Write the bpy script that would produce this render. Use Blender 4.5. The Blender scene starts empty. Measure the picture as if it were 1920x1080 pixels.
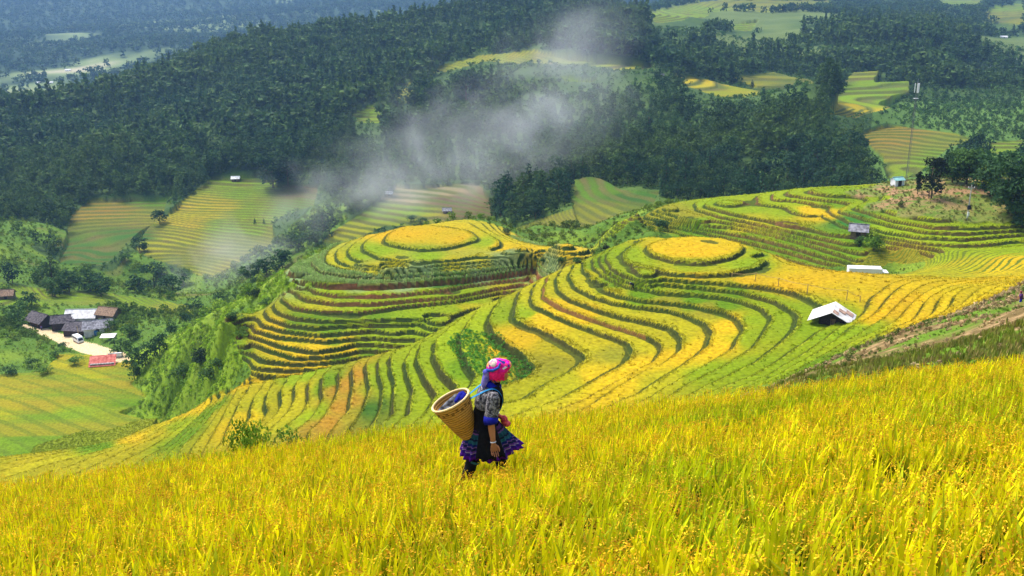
import bpy, bmesh, math, random
import numpy as np
from mathutils import Vector, Matrix
R = math.radians
rng = np.random.default_rng(7)
random.seed(7)
scene = bpy.context.scene
col = scene.collection

# ---------------------------------------------------------------- camera
FPX, PITCH = 1867.0, R(17.5)          # focal length in pixels of a 1920 wide frame, camera pitch below the horizon
cam_d = bpy.data.cameras.new('camera'); cam = bpy.data.objects.new('camera', cam_d); col.objects.link(cam)
cam_d.sensor_width = 36.0; cam_d.lens = 36.0*FPX/1920.0
cam_d.clip_start = 0.1; cam_d.clip_end = 40000.0
cam.location = (0, 0, 0); cam.rotation_euler = (math.pi/2 - PITCH, 0, 0)
scene.camera = cam

# ---------------------------------------------------------------- world, sun, exposure
SUN_EL, SUN_AZ = R(55), R(-44)        # azimuth measured from +Y (view direction) towards +X
w = bpy.data.worlds.new("World"); scene.world = w; w.use_nodes = True
nt = w.node_tree; bg = nt.nodes['Background']
sky = nt.nodes.new('ShaderNodeTexSky'); sky.sky_type = 'NISHITA'; sky.sun_disc = False
sky.sun_elevation = SUN_EL; sky.sun_rotation = SUN_AZ; sky.air_density = 1.0; sky.dust_density = 3.0
nt.links.new(sky.outputs[0], bg.inputs[0]); bg.inputs[1].default_value = 0.135
sd = bpy.data.lights.new('sun', 'SUN'); sun = bpy.data.objects.new('sun', sd); col.objects.link(sun)
sd.energy = 2.5; sd.angle = R(20); sd.color = (1.0, 0.95, 0.86)
sun_dir = Vector((math.sin(SUN_AZ)*math.cos(SUN_EL), math.cos(SUN_AZ)*math.cos(SUN_EL), math.sin(SUN_EL)))
sun.rotation_euler = sun_dir.to_track_quat('Z', 'Y').to_euler()
vs = scene.view_settings
vs.view_transform = 'Standard'; vs.look = 'None'; vs.exposure = 1.12; vs.gamma = 1.0; vs.use_curve_mapping = False
scene.cycles.use_denoising = True
scene.cycles.max_bounces = 6; scene.cycles.diffuse_bounces = 3; scene.cycles.volume_bounces = 1
scene.cycles.transparent_max_bounces = 8

# ---------------------------------------------------------------- pixel helpers
CP, SP = math.cos(PITCH), math.sin(PITCH)
def pix(u, v):
    """pixel -> (s, t): the ray is Y*(s, 1, t)"""
    u = np.asarray(u, float); v = np.asarray(v, float)
    X = (u-960)/FPX; Yc = -(v-540)/FPX
    d = CP + Yc*SP
    return X/d, (Yc*CP - SP)/d
def topix(s, t):
    # camera axes: forward (0,CP,-SP), up (0,SP,CP)
    f = CP - t*SP; up = SP + t*CP
    return 960 + FPX*s/f, 540 - FPX*up/f

# ---------------------------------------------------------------- small value noise
_lat = rng.random((256, 256))
def vnoise(x, y, sc):
    x = np.asarray(x)/sc; y = np.asarray(y)/sc
    xi = np.floor(x).astype(int); yi = np.floor(y).astype(int); fx = x-xi; fy = y-yi
    fx = fx*fx*(3-2*fx); fy = fy*fy*(3-2*fy)
    a = _lat[xi & 255, yi & 255]; b = _lat[(xi+1) & 255, yi & 255]; c = _lat[xi & 255, (yi+1) & 255]; d = _lat[(xi+1) & 255, (yi+1) & 255]
    return (a*(1-fx)+b*fx)*(1-fy) + (c*(1-fx)+d*fx)*fy*1.0
def fbm(x, y, sc, o=3):
    r = 0; a = 1; tot = 0
    for i in range(o):
        r = r + a*vnoise(x+17.3*i, y-9.1*i, sc/2**i); tot += a; a *= .5
    return r/tot - .5
# ---------------------------------------------------------------- terrain control data
# contour lines of the terraces (outer edge of a tread) as seen in the frame, each at one height
zB0, dB = -47.2, .55
ctr = []      # (u, v, z, Y or None, label)
CL = []       # label, z, polyline
def line(lab, z, *p): CL.append((lab, z, p))
line('B', zB0, (1213,463),(1216,469),(1225,476),(1245,482),(1265,487),(1290,489.5),(1312,490),(1338,487),(1370,480),(1388,471),(1391,463),(1380,453),(1350,446),(1300,443),(1260,445),(1228,452),(1213,463))
line('B', zB0-dB, (1222,444),(1192,456),(1175,471),(1170,480),(1180,492),(1200,500),(1227,506),(1270,512),(1320,514),(1372,510),(1412,502),(1435,487),(1430,474),(1412,464))
line('B', zB0-2*dB, (1180,450),(1150,463),(1139,474),(1137,484),(1145,497),(1167,512),(1192,521),(1220,525),(1240,521),(1300,525),(1367,530),(1437,537),(1490,545),(1520,557),(1540,567),(1552,582))
line('B', zB0-3*dB, (1130,475),(1127,490),(1137,508),(1160,522),(1195,530),(1240,531),(1315,537),(1390,546),(1452,562),(1490,582),(1498,592),(1495,607),(1465,642),(1420,676),(1360,705))
line('B', zB0-4*dB, (1118,478),(1113,490),(1118,503),(1145,522),(1180,536),(1240,546),(1305,550),(1360,556),(1392,563),(1430,577),(1447,592),(1440,610),(1415,650),(1352,687),(1290,720))
line('B', zB0-5*dB, (1102,484),(1094,496),(1096,506),(1105,522),(1130,540),(1155,551),(1205,561),(1255,566),(1302,571),(1352,582),(1387,597),(1396,615),(1375,652),(1315,687),(1240,730))
line('B', zB0-6*dB, (1085,490),(1071,508),(1070,520),(1080,537),(1117,555),(1155,566),(1205,574),(1255,580),(1292,590),(1325,605),(1337,622),(1329,648),(1290,675),(1255,700),(1200,735))
line('B', zB0-7*dB, (1060,500),(1044,520),(1047,540),(1067,557),(1117,577),(1167,592),(1217,602),(1260,612),(1280,632),(1277,655),(1242,680),(1210,695),(1130,742))
line('B', zB0-8*dB, (1035,512),(1022,535),(1022,555),(1055,575),(1105,594),(1155,610),(1205,625),(1235,640),(1242,655),(1225,677),(1180,702),(1100,745))
line('B', zB0-9*dB, (1010,525),(1000,545),(998,562),(1007,573),(1042,590),(1092,610),(1142,627),(1177,640),(1188,657),(1177,675),(1140,697),(1050,747))
line('B', zB0-10*dB, (980,540),(970,560),(966,582),(972,600),(1017,620),(1067,642),(1092,662),(1096,676),(1077,690),(1030,715),(985,745))
line('B', zB0-11*dB, (940,558),(925,580),(918,600),(927,620),(950,640),(985,662),(1003,688),(985,707),(935,725),(885,750))
zL, dL = zB0-11*dB, 1.1
line('B', zL-dL, (900,575),(880,600),(866,625),(864,645),(880,682),(893,702),(882,722),(850,760))
line('B', zL-2*dL, (870,592),(840,615),(818,635),(815,665),(830,695),(858,722),(832,762))
line('B', zL-3*dL, (840,608),(810,628),(787,645),(782,672),(797,705),(820,737),(800,768))
line('B', zL-4*dL, (800,630),(775,650),(761,672),(763,697),(775,727),(767,775),(745,788))
line('B', zL-5*dL, (760,650),(738,658),(731,668),(733,687),(740,712),(738,740),(738,775),(715,793))
line('B', zL-6*dL, (725,660),(711,672),(712,700),(719,725),(714,762),(700,792))
line('B', zL-7*dL, (700,666),(687,680),(690,703),(694,725),(682,760),(660,795))
line('B', zL-8*dL, (675,672),(661,686),(662,720),(655,765),(625,800))
line('B', zL-9*dL, (655,678),(638,692),(637,720),(627,747),(606,780),(580,806))
line('B', zL-10*dL, (625,685),(607,700),(604,722),(606,745),(585,780),(552,808))
line('B', zL-11*dL, (600,691),(580,712),(579,730),(580,747),(567,772),(530,802))
line('B', zL-12*dL, (575,697),(558,712),(554,730),(552,747),(540,770),(510,800))
line('B', zL-13*dL, (548,703),(528,724),(528,742),(528,758),(518,775),(490,802))
line('B', zL-14*dL, (520,708),(502,732),(498,755),(502,772),(485,795),(465,812))
line('B', zL-15*dL, (500,713),(478,742),(471,763),(470,780),(452,808))
line('B', zL-16*dL, (475,718),(451,748),(441,772),(425,806))
line('B', zL-17*dL, (448,725),(428,758),(415,785),(398,815))
line('B', zL-19*dL, (425,738),(400,772),(378,800),(345,832))
line('B', zL-21.5*dL, (405,748),(380,775),(350,805),(310,840))
line('B', zL-24*dL, (375,758),(340,790),(290,820),(230,845))
line('B', zL-27*dL, (330,780),(290,803),(235,826),(160,845),(60,865))
line('B', zL-30*dL, (280,800),(230,820),(170,833),(90,846),(0,858))
# second hill
zC = [-58.7,-59.2,-59.7,-60.2,-60.7,-61.3,-62.1,-63.2,-63.9,-64.6,-65.3,-66.0,-66.7,-67.4,-68.1,-68.8]
line('C', zC[0], (722,447),(730,455),(755,461),(792,466),(830,464.5),(852,460),(880,452),(891,442),(875,431),(840,424),(800,421.5),(757,424),(732,435),(722,447))
line('C', zC[1], (717,437),(692,447),(682,458),(687,470),(712,482),(750,487),(787,489),(850,486),(905,477),(932,462),(930,447),(912,437))
line('C', zC[2], (690,440),(666,455),(654,470),(662,482),(692,496),(722,502),(750,500),(790,499),(825,495),(925,487),(1000,483),(1090,477))
line('C', zC[3], (662,450),(638,465),(632,478),(642,491),(665,501),(700,505.5),(740,504.5))
line('C', zC[4], (640,456),(618,470),(611,482),(617,494),(642,502),(680,508),(717,508.5),(755,507.5))
line('C', zC[5], (600,478),(587,492),(600,507),(655,517),(730,520),(790,516))
line('C', zC[6], (560,492),(542,508),(545,520),(580,527),(617,531),(705,532),(792,527),(875,521),(975,508),(1075,492))
line('C', zC[7], (560,528),(580,539),(592,545),(630,551),(705,552),(755,549),(830,541),(885,532),(950,524),(1000,519))
line('C', zC[8], (545,542),(560,551),(580,560),(630,566),(692,567),(742,563),(855,554),(925,540),(975,531))
line('C', zC[9], (530,556),(540,566),(555,575),(605,582),(680,583),(742,574),(855,562),(937,546))
line('C', zC[10], (515,572),(525,584),(555,594),(617,600),(680,599),(750,596),(810,596),(845,591),(875,580))
line('C', -64.95, (690,590),(740,588),(805,581),(850,573),(912,562))
line('C', zC[11], (500,586),(507,595),(542,607),(590,612),(640,609),(690,607),(775,606),(812,600))
line('C', zC[12], (487,598),(495,607),(530,617),(592,626),(650,621),(700,617),(735,622))
line('C', zC[13], (470,606),(477,615),(517,628),(605,637),(660,633),(707,631))
line('C', zC[14], (462,618),(470,627),(530,646),(592,657),(640,649),(667,643))
line('C', zC[15], (450,628),(457,636),(505,653),(555,668),(600,667))
# terraced hill behind
dD = .62; zD = lambda k: -51.0-dD*k
line('D', zD(0), (1325,386),(1380,400),(1430,410),(1492,419),(1555,437),(1595,441))
line('D', zD(1), (1308,391),(1355,405),(1405,414),(1447,424),(1520,440),(1590,455))
line('D', zD(2), (1285,393),(1317,407),(1367,416),(1447,431),(1505,446),(1600,470))
line('D', zD(3), (1240,402),(1270,412),(1305,419),(1380,425),(1455,440),(1510,455),(1605,485))
line('D', zD(4), (1222,408),(1280,420),(1330,429),(1405,442),(1480,460),(1555,482))
line('D', zD(5), (1200,412),(1275,426),(1330,437),(1405,453),(1480,471),(1530,486))
line('D', zD(6), (1185,418),(1257,433),(1305,443),(1355,453),(1430,472),(1505,491))
line('D', -48.8, (1632,398),(1673,411),(1751,424),(1829,425),(1917,421))
line('D', -49.4, (1577,395),(1621,408),(1673,421),(1738,433),(1803,436),(1920,429))
line('D', -50.0, (1559,397),(1595,416),(1660,433),(1725,443),(1803,447),(1914,438))
line('D', -50.6, (1538,403),(1582,424),(1660,443),(1725,455),(1829,463),(1918,458))
line('D', -49.2, (1492,362),(1544,370),(1603,376))
line('D', -49.9, (1453,370),(1500,374),(1564,384))
# loose points: pixel and distance
P = []
def pt(lab, *rows):
    for u, v, Y in rows: P.append((lab, u, v, Y))
def pz(lab, *rows):                 # pixel and height
    for u, v, z in rows:
        s, t = pix(u, v); P.append((lab, u, v, z/t))
H = []
def hid(lab, *rows):                # (s, Y, t) of ground nobody sees from here
    for r in rows: H.append((lab,)+r)
pz('B', (1300,467,-46.85),(1260,465,-46.9),(1345,465,-46.9),(1300,455,-46.9),(1300,480,-46.95),(1240,468,-46.95),(1370,465,-46.95))
pz('B', (1450,490,-48.0),(1500,515,-48.1),(1590,520,-48.05),(1590,545,-48.15),(1650,540,-47.9),(1500,505,-48.0),(1420,480,-47.95),(1560,600,-48.6),(1520,600,-48.7))
pz('B', (1590,515,-48.0),(1720,528,-46.9),(1800,527,-45.6),(1920,523,-43.4),(1700,560,-46.2),(1800,545,-43.2),(1900,535,-40.0),(1620,575,-47.9),(1650,595,-46.6),(1740,590,-44.2),(1740,570,-44.6),(1850,560,-39.2),(1600,610,-47.2),(1560,630,-47.6),(1500,680,-47.0),(1600,640,-45.6),(1450,700,-47.6),(1540,660,-46.9))
pt('P', (1800,500,170),(1900,485,170),(1720,510,172),(1920,505,160),(1850,512,162),(1900,470,180),(1800,470,183),(1700,478,188),(1640,490,186),(1640,460,193),(1620,508,182),(1600,505,184))
pz('A', (1560,690,-25.5),(1640,645,-31),(1760,603,-33),(1850,577,-34),(1912,561,-32.8),(1500,708,-19),(1620,680,-22),(1700,660,-22.5),(1700,640,-25.5),(1800,640,-18.5),(1800,610,-25),(1900,600,-25),(1900,620,-16),(1900,650,-9.8),(1800,665,-10.5),(1700,685,-10.5),(1600,700,-12))
pz('C', (807,445,-58.3),(770,445,-58.35),(850,445,-58.35),(745,446,-58.4),(872,444,-58.4),(807,432,-58.35),(807,457,-58.4),(790,477,-58.95),(830,475,-58.95),(755,473,-58.95),(870,469,-58.95),(960,465,-59.4),(1000,470,-59.45),(1050,473,-59.5),(940,470,-59.4))
pt('W', (980,445,262),(1060,455,245),(1120,458,240),(1000,425,275),(1090,430,262),(900,430,262),(1150,430,240),(1130,445,236),(1180,420,228))
pt('C', (430,650,183),(450,670,179),(415,640,187),(470,690,174),(440,640,184),(480,680,175))
# flank of the second hill, falling to the village
pt('W', (600,472,224),(560,497,219),(520,515,222),(480,545,228),(450,562,234),(400,590,248),(350,612,262),(512,560,206),(462,600,200),(395,640,196),(480,570,214),(420,600,222),(380,650,214),(340,680,232),(300,700,245),(385,690,196),(360,720,206),(300,740,234),(395,722,188),(330,645,248),(290,660,262),(420,700,186))
pt('W', (280,720,245),(260,690,258),(360,760,226))
pt('P', (340,770,228),(150,695,262),(50,720,250),(50,800,224),(150,800,226),(250,800,222),(0,850,206),(100,845,209),(200,830,214),(250,740,243),(250,700,258),(0,760,240))
pt('V', (147,640,300),(180,665,282),(215,660,283),(100,620,312),(60,600,322),(40,690,268),(40,650,285),(40,620,305),(100,660,285),(230,620,298),(260,640,285),(220,590,320),(150,585,325),(0,600,318),(290,600,310),(340,590,322))
pt('F', (0,542,352),(80,560,350),(170,565,348),(260,577,345),(340,588,340),(50,555,345))
pt('W', (0,500,390),(0,450,430),(80,500,410),(150,520,430),(200,545,420),(100,440,470),(250,540,425),(360,530,425),(330,555,400),(300,520,435),(280,500,440),(400,500,435),(450,480,440),(430,540,400),(520,470,430),(560,440,440),(600,410,455),(580,470,400),(640,380,490))
pt('F', (350,505,445),(300,460,480),(400,440,485),(330,400,515),(420,380,530),(550,380,530),(480,330,570),(440,345,560),(500,420,500),(480,470,455),(590,350,555),(400,470,460))
pt('F', (140,480,455),(180,440,490),(220,400,525),(300,380,540),(320,420,510),(250,460,475),(180,480,450))
pt('F', (640,455,415),(720,430,430),(800,415,442),(900,420,440),(740,390,465),(840,380,475),(820,352,500),(900,355,500),(700,400,455),(750,352,500))
# wooded ridge
pt('G', (0,400,530),(0,300,650),(0,240,750),(0,195,860),(100,180,880),(100,300,640),(100,380,550),(200,350,570),(200,250,720),(250,152,920),(300,120,950),(300,200,790),(300,300,630),(380,340,580),(450,300,620),(450,150,840),(450,72,1000),(550,270,640),(600,310,590),(600,180,780),(640,48,1050),(640,110,900),(700,260,640),(700,330,560),(760,200,720),(800,300,580),(850,30,1080),(850,110,880),(900,60,980),(960,5,1150),(960,120,800),(900,220,690),(880,320,540),(960,330,500),(960,240,600),(960,400,400))
pt('G', (1000,130,730),(1100,50,900),(1180,60,880),(1100,120,740),(1250,148,680),(1430,177,610),(1150,160,660),(1000,180,680),(1050,250,580),(1000,330,470),(1050,380,400),(1150,330,440),(1150,250,540),(1250,200,600),(1250,300,460),(1350,200,570),(1350,280,470),(1300,355,390),(1400,345,395),(1450,200,540),(1490,165,545),(1500,250,470),(1550,230,480),(1550,320,410),(1620,300,415),(1640,330,392),(1600,340,388))
pt('F', (1100,400,352),(1200,375,368),(1150,360,385),(1120,420,340))
pt('G', (1250,100,850),(1230,30,1300),(1300,90,900),(1400,60,1050),(1400,20,1350),(1300,5,1600),(1500,100,880),(1600,60,1050),(1600,10,1500),(1700,100,850),(1800,60,1050),(1800,10,1600),(1900,30,1400),(1900,100,900),(1850,130,800),(1700,130,780),(1500,140,740),(1600,130,770))
pt('F', (1400,155,700),(1500,160,680),(1600,150,720),(1640,190,650),(1600,205,610),(1700,170,680),(1640,260,500),(1700,280,470),(1700,320,430),(1640,290,470),(1780,300,440),(1800,200,600),(1900,190,620),(1850,230,520),(1800,250,500),(1750,220,540),(1900,280,460))
pz('X',(1780,345,-46.2),(1700,385,-47.6),(1740,360,-46.9),(1850,380,-47.2),(1780,400,-47.9),(1700,402,-48.2),(1820,413,-48.5),(1880,415,-48.5),(1640,393,-48.5),(1682,350,-47.7),(1720,345,-47.0),(1620,362,-48.6))
pz('D',(1340,377,-50.7),(1250,389,-51.4),(1200,402,-52.0),(1440,372,-50.3),(1400,390,-50.75),(1480,395,-50.6),(1530,400,-50.4),(1450,400,-50.9),(1520,385,-50.1),(1580,352,-48.7),(1180,408,-52.6),(1155,420,-53.6))
pt('W',(1150,432,236),(1120,450,230),(1190,432,215),(1220,440,208),(1160,455,212),(1100,465,222),(1130,425,244))
pz('X',(1800,338,-46.4),(1880,360,-46.6),(1900,392,-47.0))
# far valley and far mountains
pt('M', (0,182,1500),(100,172,1500),(180,150,1650),(60,150,1700),(250,125,1900),(100,110,2100),(200,70,2600),(350,95,2000),(450,50,2700),(300,40,3000),(550,40,2700),(650,20,3100),(780,20,2700),(850,8,2900),(0,60,2700),(0,2,3900),(120,12,4200),(200,8,3900),(300,5,3900),(500,3,3700),(700,3,3500))
hid('M', (0,9000,.02),(-.5,9000,.0),(.5,9000,.03),(0,5000,0.0),(.5,4000,.0),(-.9,9000,0),(.9,9000,.02),(-.9,4000,-.03),(.9,3000,-.0),(.3,3000,-.005),(.6,1800,-.025),(-.42,5500,-.016))
hid('M', (-.9,1500,-.11),(.95,900,-.06),(-.25,1400,-.13),(-.35,1200,-.15),(-.45,1150,-.16),(-.1,1700,-.10),(0.05,1800,-.07),(-.15,2000,-.09))
hid('G', (-.9,700,-.17),(.95,500,-.14),(-.9,450,-.26),(.95,350,-.17))
# ground under and behind the foreground
for s, t, Ys in ((0,-.505,(24,32,48,70,90)),(-.2,-.535,(22,32,48,70,95,115)),(-.4,-.565,(20,32,48,70,100,130)),(.15,-.485,(26,42,60,80,95)),(.3,-.458,(28,36,50,70)),(-.7,-.60,(20,40,80,130)),(-1.1,-.66,(20,30,80,140))):
    hid('A', *[(s, Y, t) for Y in Ys])
hid('A', (.8,30,-.26),(.8,70,-.25),(.8,110,-.25),(1.1,30,-.15),(1.1,110,-.16),(1.1,200,-.18),(.8,180,-.245),(.8,230,-.19),(.62,110,-.27),(.62,60,-.30),(.62,30,-.335))
hid('V', (-.8,200,-.50),(-.8,300,-.36),(-1.1,300,-.36),(-1.1,200,-.5))
# gully behind the spur, and valleys behind the crests
for (u, v, Yb, zb) in ((1060,495,195,-64),(980,535,184,-66),(900,575,178,-66.5),(800,630,172,-68),(720,660,168,-69.8),(640,680,166.5,-70.2),(560,700,166.5,-71.2),(480,715,169,-71.9),(440,726,174,-74.6),(340,775,200,-101),(260,805,203,-105),(160,840,198,-104)):
    s, t = pix(u, v); hid('B', (float(s), Yb, zb/Yb))
for s, Y, z in ((-.10,262,-72),(-.04,265,-73),(-.14,255,-76),(-.18,250,-84),(-.08,320,-100),(.02,320,-96),(-.14,330,-112),(-.2,330,-116),(.08,300,-88),(-.26,350,-122),(-.34,385,-124),(-.42,385,-120),(-.5,385,-116),(.14,285,-78),(.2,280,-72),(.27,290,-72),(.36,300,-70),(.45,300,-64),(.55,300,-60),(.6,250,-50)):
    hid('W', (s, Y, z/Y))
for s, Y, z in ((.34,184,-55.5),(.30,184,-54.5),(.40,184,-54.5),(.24,186,-53.5),(.12,196,-63),(.17,190,-57.5)):
    hid('W', (s, Y, z/Y))

# ---------------------------------------------------------------- thin plate surface over (s, ln Y)
def densify(p, step=13.0):
    out = [p[0]]
    for a, b in zip(p[:-1], p[1:]):
        n = max(1, int(round(math.dist(a, b)/step)))
        for i in range(1, n+1): out.append((a[0]+(b[0]-a[0])*i/n, a[1]+(b[1]-a[1])*i/n))
    return out
pts = []
for lab, z, p in CL:
    q = np.array(densify(p)); s, t = pix(q[:, 0], q[:, 1])
    for a, b in zip(s, t): pts.append((a, math.log(z/b), b, lab))
for lab, u, v, Y in P:
    s, t = pix(u, v); pts.append((float(s), math.log(Y), float(t), lab))
for lab, s, Y, t in H: pts.append((s, math.log(Y), t, lab))
# the foreground field: canopy plane  z = A0 + A1*x + A2*Y, ending at an edge
A0, A1, A2 = -1.01, .121, -.40
RICE_H = .50
EDGE = [(-60,905),(0,893),(120,878),(250,860),(400,840),(520,822),(650,805),(760,792),(860,782),(1000,768),(1150,752),(1300,735),(1420,722),(1500,712),(1600,697),(1700,684),(1800,672),(1920,660),(1990,652)]
es, et = pix([e[0] for e in EDGE], [e[1] for e in EDGE])
eY = A0/(et - A1*es - A2)
def edgeY(s): return np.interp(s, es, eY)
for s in np.linspace(-1.1, 1.1, 23):
    for Y in (2.2, 3.2, 5, 7, 9, 11, 13.5, 16.5):
        if Y < edgeY(s)+.2: pts.append((s, math.log(Y), (A0-RICE_H+A1*s*Y+A2*Y)/Y, 'R'))
    Ye = edgeY(s)+.3; pts.append((s, math.log(Ye), (A0-RICE_H+A1*s*Ye+A2*Ye)/Ye, 'R'))
    pts.append((s, math.log(1.2), (A0-RICE_H+A1*s*1.2+A2*1.2)/1.2, 'R'))
# drop near-duplicates
seen = {}; keep = []
for p in pts:
    k = (round(p[0]/.0025), round(p[1]/.0016))
    if k not in seen: seen[k] = 1; keep.append(p)
PX = np.array([(p[0], p[1]) for p in keep]); PT = np.array([p[2] for p in keep]); PL = np.array([p[3] for p in keep])
LABS = sorted(set(PL)); LI = {l: i for i, l in enumerate(LABS)}; PLI = np.array([LI[l] for l in PL])
def kern(d2): return .5*d2*np.log(d2+1e-12)
n = len(PX)
d2 = ((PX[:, None, :]-PX[None, :, :])**2).sum(2)
M = np.zeros((n+3, n+3)); M[:n, :n] = kern(d2) + np.eye(n)*4e-7
M[:n, n] = 1; M[:n, n+1:] = PX; M[n, :n] = 1; M[n+1:, :n] = PX.T
sol = np.linalg.solve(M, np.concatenate([PT, np.zeros(3)]))
SG = np.concatenate([np.arange(-1.25, -.62, .03), np.arange(-.62, .62, .0075), np.arange(.62, 1.26, .03)])
GG = np.concatenate([np.arange(math.log(1.5), math.log(90), .05), np.arange(math.log(90), math.log(165), .006), np.arange(math.log(165), math.log(235), .0035), np.arange(math.log(235), math.log(280), .008), np.arange(math.log(280), math.log(700), .014), np.arange(math.log(700), math.log(9500), .04)])
TG = np.empty((len(GG), len(SG))); DL = np.full((len(LABS), len(GG), len(SG)), 9., np.float32)
for i, g in enumerate(GG):
    d2 = (SG[:, None]-PX[None, :, 0])**2 + (g-PX[None, :, 1])**2
    TG[i] = kern(d2)@sol[:n] + sol[n] + sol[n+1]*SG + sol[n+2]*g
    for l in range(len(LABS)): DL[l, i] = np.sqrt(d2[:, PLI == l].min(1))
# ---------------------------------------------------------------- fine polar grid of the ground sheet
def cubic_w(xc, xf):
    """rows of Catmull-Rom weights on a non uniform axis (Lagrange-free, index based)"""
    W = np.zeros((len(xf), len(xc)))
    i = np.clip(np.searchsorted(xc, xf)-1, 0, len(xc)-2)
    f = np.clip((xf-xc[i])/(xc[i+1]-xc[i]), 0, 1)
    ws = (-.5*f+f*f-.5*f**3, 1-2.5*f*f+1.5*f**3, .5*f+2*f*f-1.5*f**3, -.5*f*f+.5*f**3)
    for k, wt in zip((-1, 0, 1, 2), ws):
        np.add.at(W, (np.arange(len(xf)), np.clip(i+k, 0, len(xc)-1)), wt)
    return W
def grow(a, b, r): return list(np.arange(math.log(a), math.log(b), r))
GF = np.array(grow(1.7, 16, .014)+grow(16, 95, .0085)+grow(95, 235, .0019)+grow(235, 300, .003)+grow(300, 400, .0032)+grow(400, 600, .0024)+grow(600, 760, .0036)+grow(760, 1300, .006)+grow(1300, 9300, .012))
SF = np.concatenate([np.arange(-1.2, -.64, .006), np.arange(-.64, .64, .00095), np.arange(.64, 1.2, .006)])
Tf = cubic_w(GG, GF) @ TG @ cubic_w(SG, SF).T
Yf = np.exp(GF)[:, None]
def lin_w(xc, xf):
    W = np.zeros((len(xf), len(xc)), np.float32); i = np.clip(np.searchsorted(xc, xf)-1, 0, len(xc)-2); f = np.clip((xf-xc[i])/(xc[i+1]-xc[i]), 0, 1)
    W[np.arange(len(xf)), i] = 1-f; W[np.arange(len(xf)), i+1] = f; return W
_a, _b = lin_w(GG, GF), lin_w(SG, SF).T
LB = np.zeros(Tf.shape, np.int8); _best = np.full(Tf.shape, 1e9, np.float32)
for l in range(len(LABS)):
    d = _a@DL[l]@_b; m = d < _best; LB[m] = l; _best[m] = d[m]
Xf = SF[None, :]*Yf; YY = np.broadcast_to(Yf, Xf.shape); Zb = Tf*Yf
# analytic foreground
eYf = edgeY(SF)[None, :] + .4*fbm(SF*60, SF*0, 1.0, 2)[None, :]
isR = YY < eYf+.35
Zr = A0-RICE_H+A1*Xf+A2*YY
bl = np.clip((YY-(eYf+.3))/2.0, 0, 1)
Zb = np.where(isR, Zr, Zb); Zb = np.where(~isR & (bl < 1), Zr*(1-bl)+Zb*bl - .9*np.sin(bl*math.pi), Zb)
LB = np.where(isR, LI['R'], np.where(LB == LI['R'], LI['A'], LB))

def is_(*l): return np.isin(LB, [LI[k] for k in l])
U, V = topix(np.broadcast_to(SF[None, :], Zb.shape), Zb/YY)
def inpoly(poly, u, v):
    r = np.zeros(u.shape, bool); q = poly
    for (x0, y0), (x1, y1) in zip(q, q[1:]+q[:1]):
        if y0 == y1: continue
        c = ((y0 > v) != (y1 > v)) & (u < (x1-x0)*(v-y0)/(y1-y0)+x0); r ^= c
    return r
# far fields and clearings inside the woods: (outline in the frame, nearest, farthest)
FIELDS = [([(250,470),(300,420),(345,375),(395,340),(440,332),(510,318),(520,345),(600,350),(590,390),(540,405),(515,420),(515,455),(450,490),(410,520),(355,512)],380,640),
 ([(130,410),(170,372),(320,368),(300,420),(240,460),(190,500),(110,495)],400,620),
 ([(605,455),(640,425),(700,385),(740,350),(900,350),(925,380),(930,410),(900,425),(800,425),(720,425),(650,460)],380,560),
 ([(1065,370),(1110,352),(1240,356),(1230,378),(1160,405),(1090,425)],320,430),
 ([(790,140),(830,122),(900,103),(960,98),(1000,93),(1060,108),(1120,118),(1225,124),(1225,138),(1120,135),(1060,128),(960,125),(905,118),(840,140)],640,900),
 ([(745,165),(775,150),(770,195),(745,200)],600,900),([(655,215),(690,200),(718,198),(712,235),(668,235)],560,800),
 ([(1260,142),(1330,150),(1440,172),(1420,180),(1340,178),(1285,165)],560,800),
 ([(1050,150),(1120,158),(1110,165),(1060,160)],560,800),
 ([(1375,145),(1450,135),(1530,150),(1535,175),(1490,160),(1420,160)],560,860),
 ([(1545,210),(1570,170),(1600,140),(1650,135),(1640,160),(1705,160),(1705,185),(1655,205),(1600,222)],480,800),
 ([(1610,250),(1660,235),(1790,250),(1830,262),(1780,275),(1760,290),(1720,330),(1665,335),(1655,300)],380,560),
 ([(1830,270),(1920,262),(1920,285),(1850,290)],380,560),
 ([(1205,25),(1260,15),(1330,0),(1560,0),(1560,18),(1440,28),(1330,30),(1290,45),(1230,48)],900,2600),
 ([(1370,45),(1420,42),(1410,60),(1370,62)],800,2000),([(1235,65),(1290,55),(1270,68)],700,1600),
 ([(1740,0),(1840,0),(1850,25),(1780,25)],900,2600),([(1840,35),(1920,45),(1920,5),(1860,15)],900,2600)]
FM = np.zeros(Zb.shape, bool)
wob = 10*fbm(Xf, YY, 25, 2); wob2 = 8*fbm(Xf+900, YY, 25, 2)
for poly, y0, y1 in FIELDS: FM |= inpoly(poly, U+wob, V+wob2*.5) & (YY > y0) & (YY < y1)
farW = is_('G', 'F', 'W') & (YY > 325)
keepF = is_('F') & (YY < 365)
LB = np.where(farW & FM, LI['F'], LB); LB = np.where(farW & ~FM & is_('F') & ~keepF, LI['G'], LB)

# each far field lies on its own nearly plane slope
for poly, y0, y1 in FIELDS[:4]+FIELDS[10:12]:
    m = inpoly(poly, U+wob, V+wob2*.5) & (YY > y0) & (YY < y1)
    if m.sum() < 30: continue
    x, y, z = Xf[m], YY[m], Zb[m]
    x0, y0_, z0 = x.mean(), y.mean(), z.mean()
    c, *_ = np.linalg.lstsq(np.stack([x-x0, y-y0_], 1), z-z0, rcond=None)
    Zb[m] = .2*z + .8*(z0 + .35*c[0]*(x-x0) + max(c[1], .04)*(y-y0_)) + 1.6*fbm(x, y, 60, 2)
m = is_('P') & (SF[None, :] < 0)
x, y = Xf[m], YY[m]; Zb[m] = -106.6 + .022*(y-225) + .012*(x+90) + .30*fbm(x, y, 45, 2)
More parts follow.
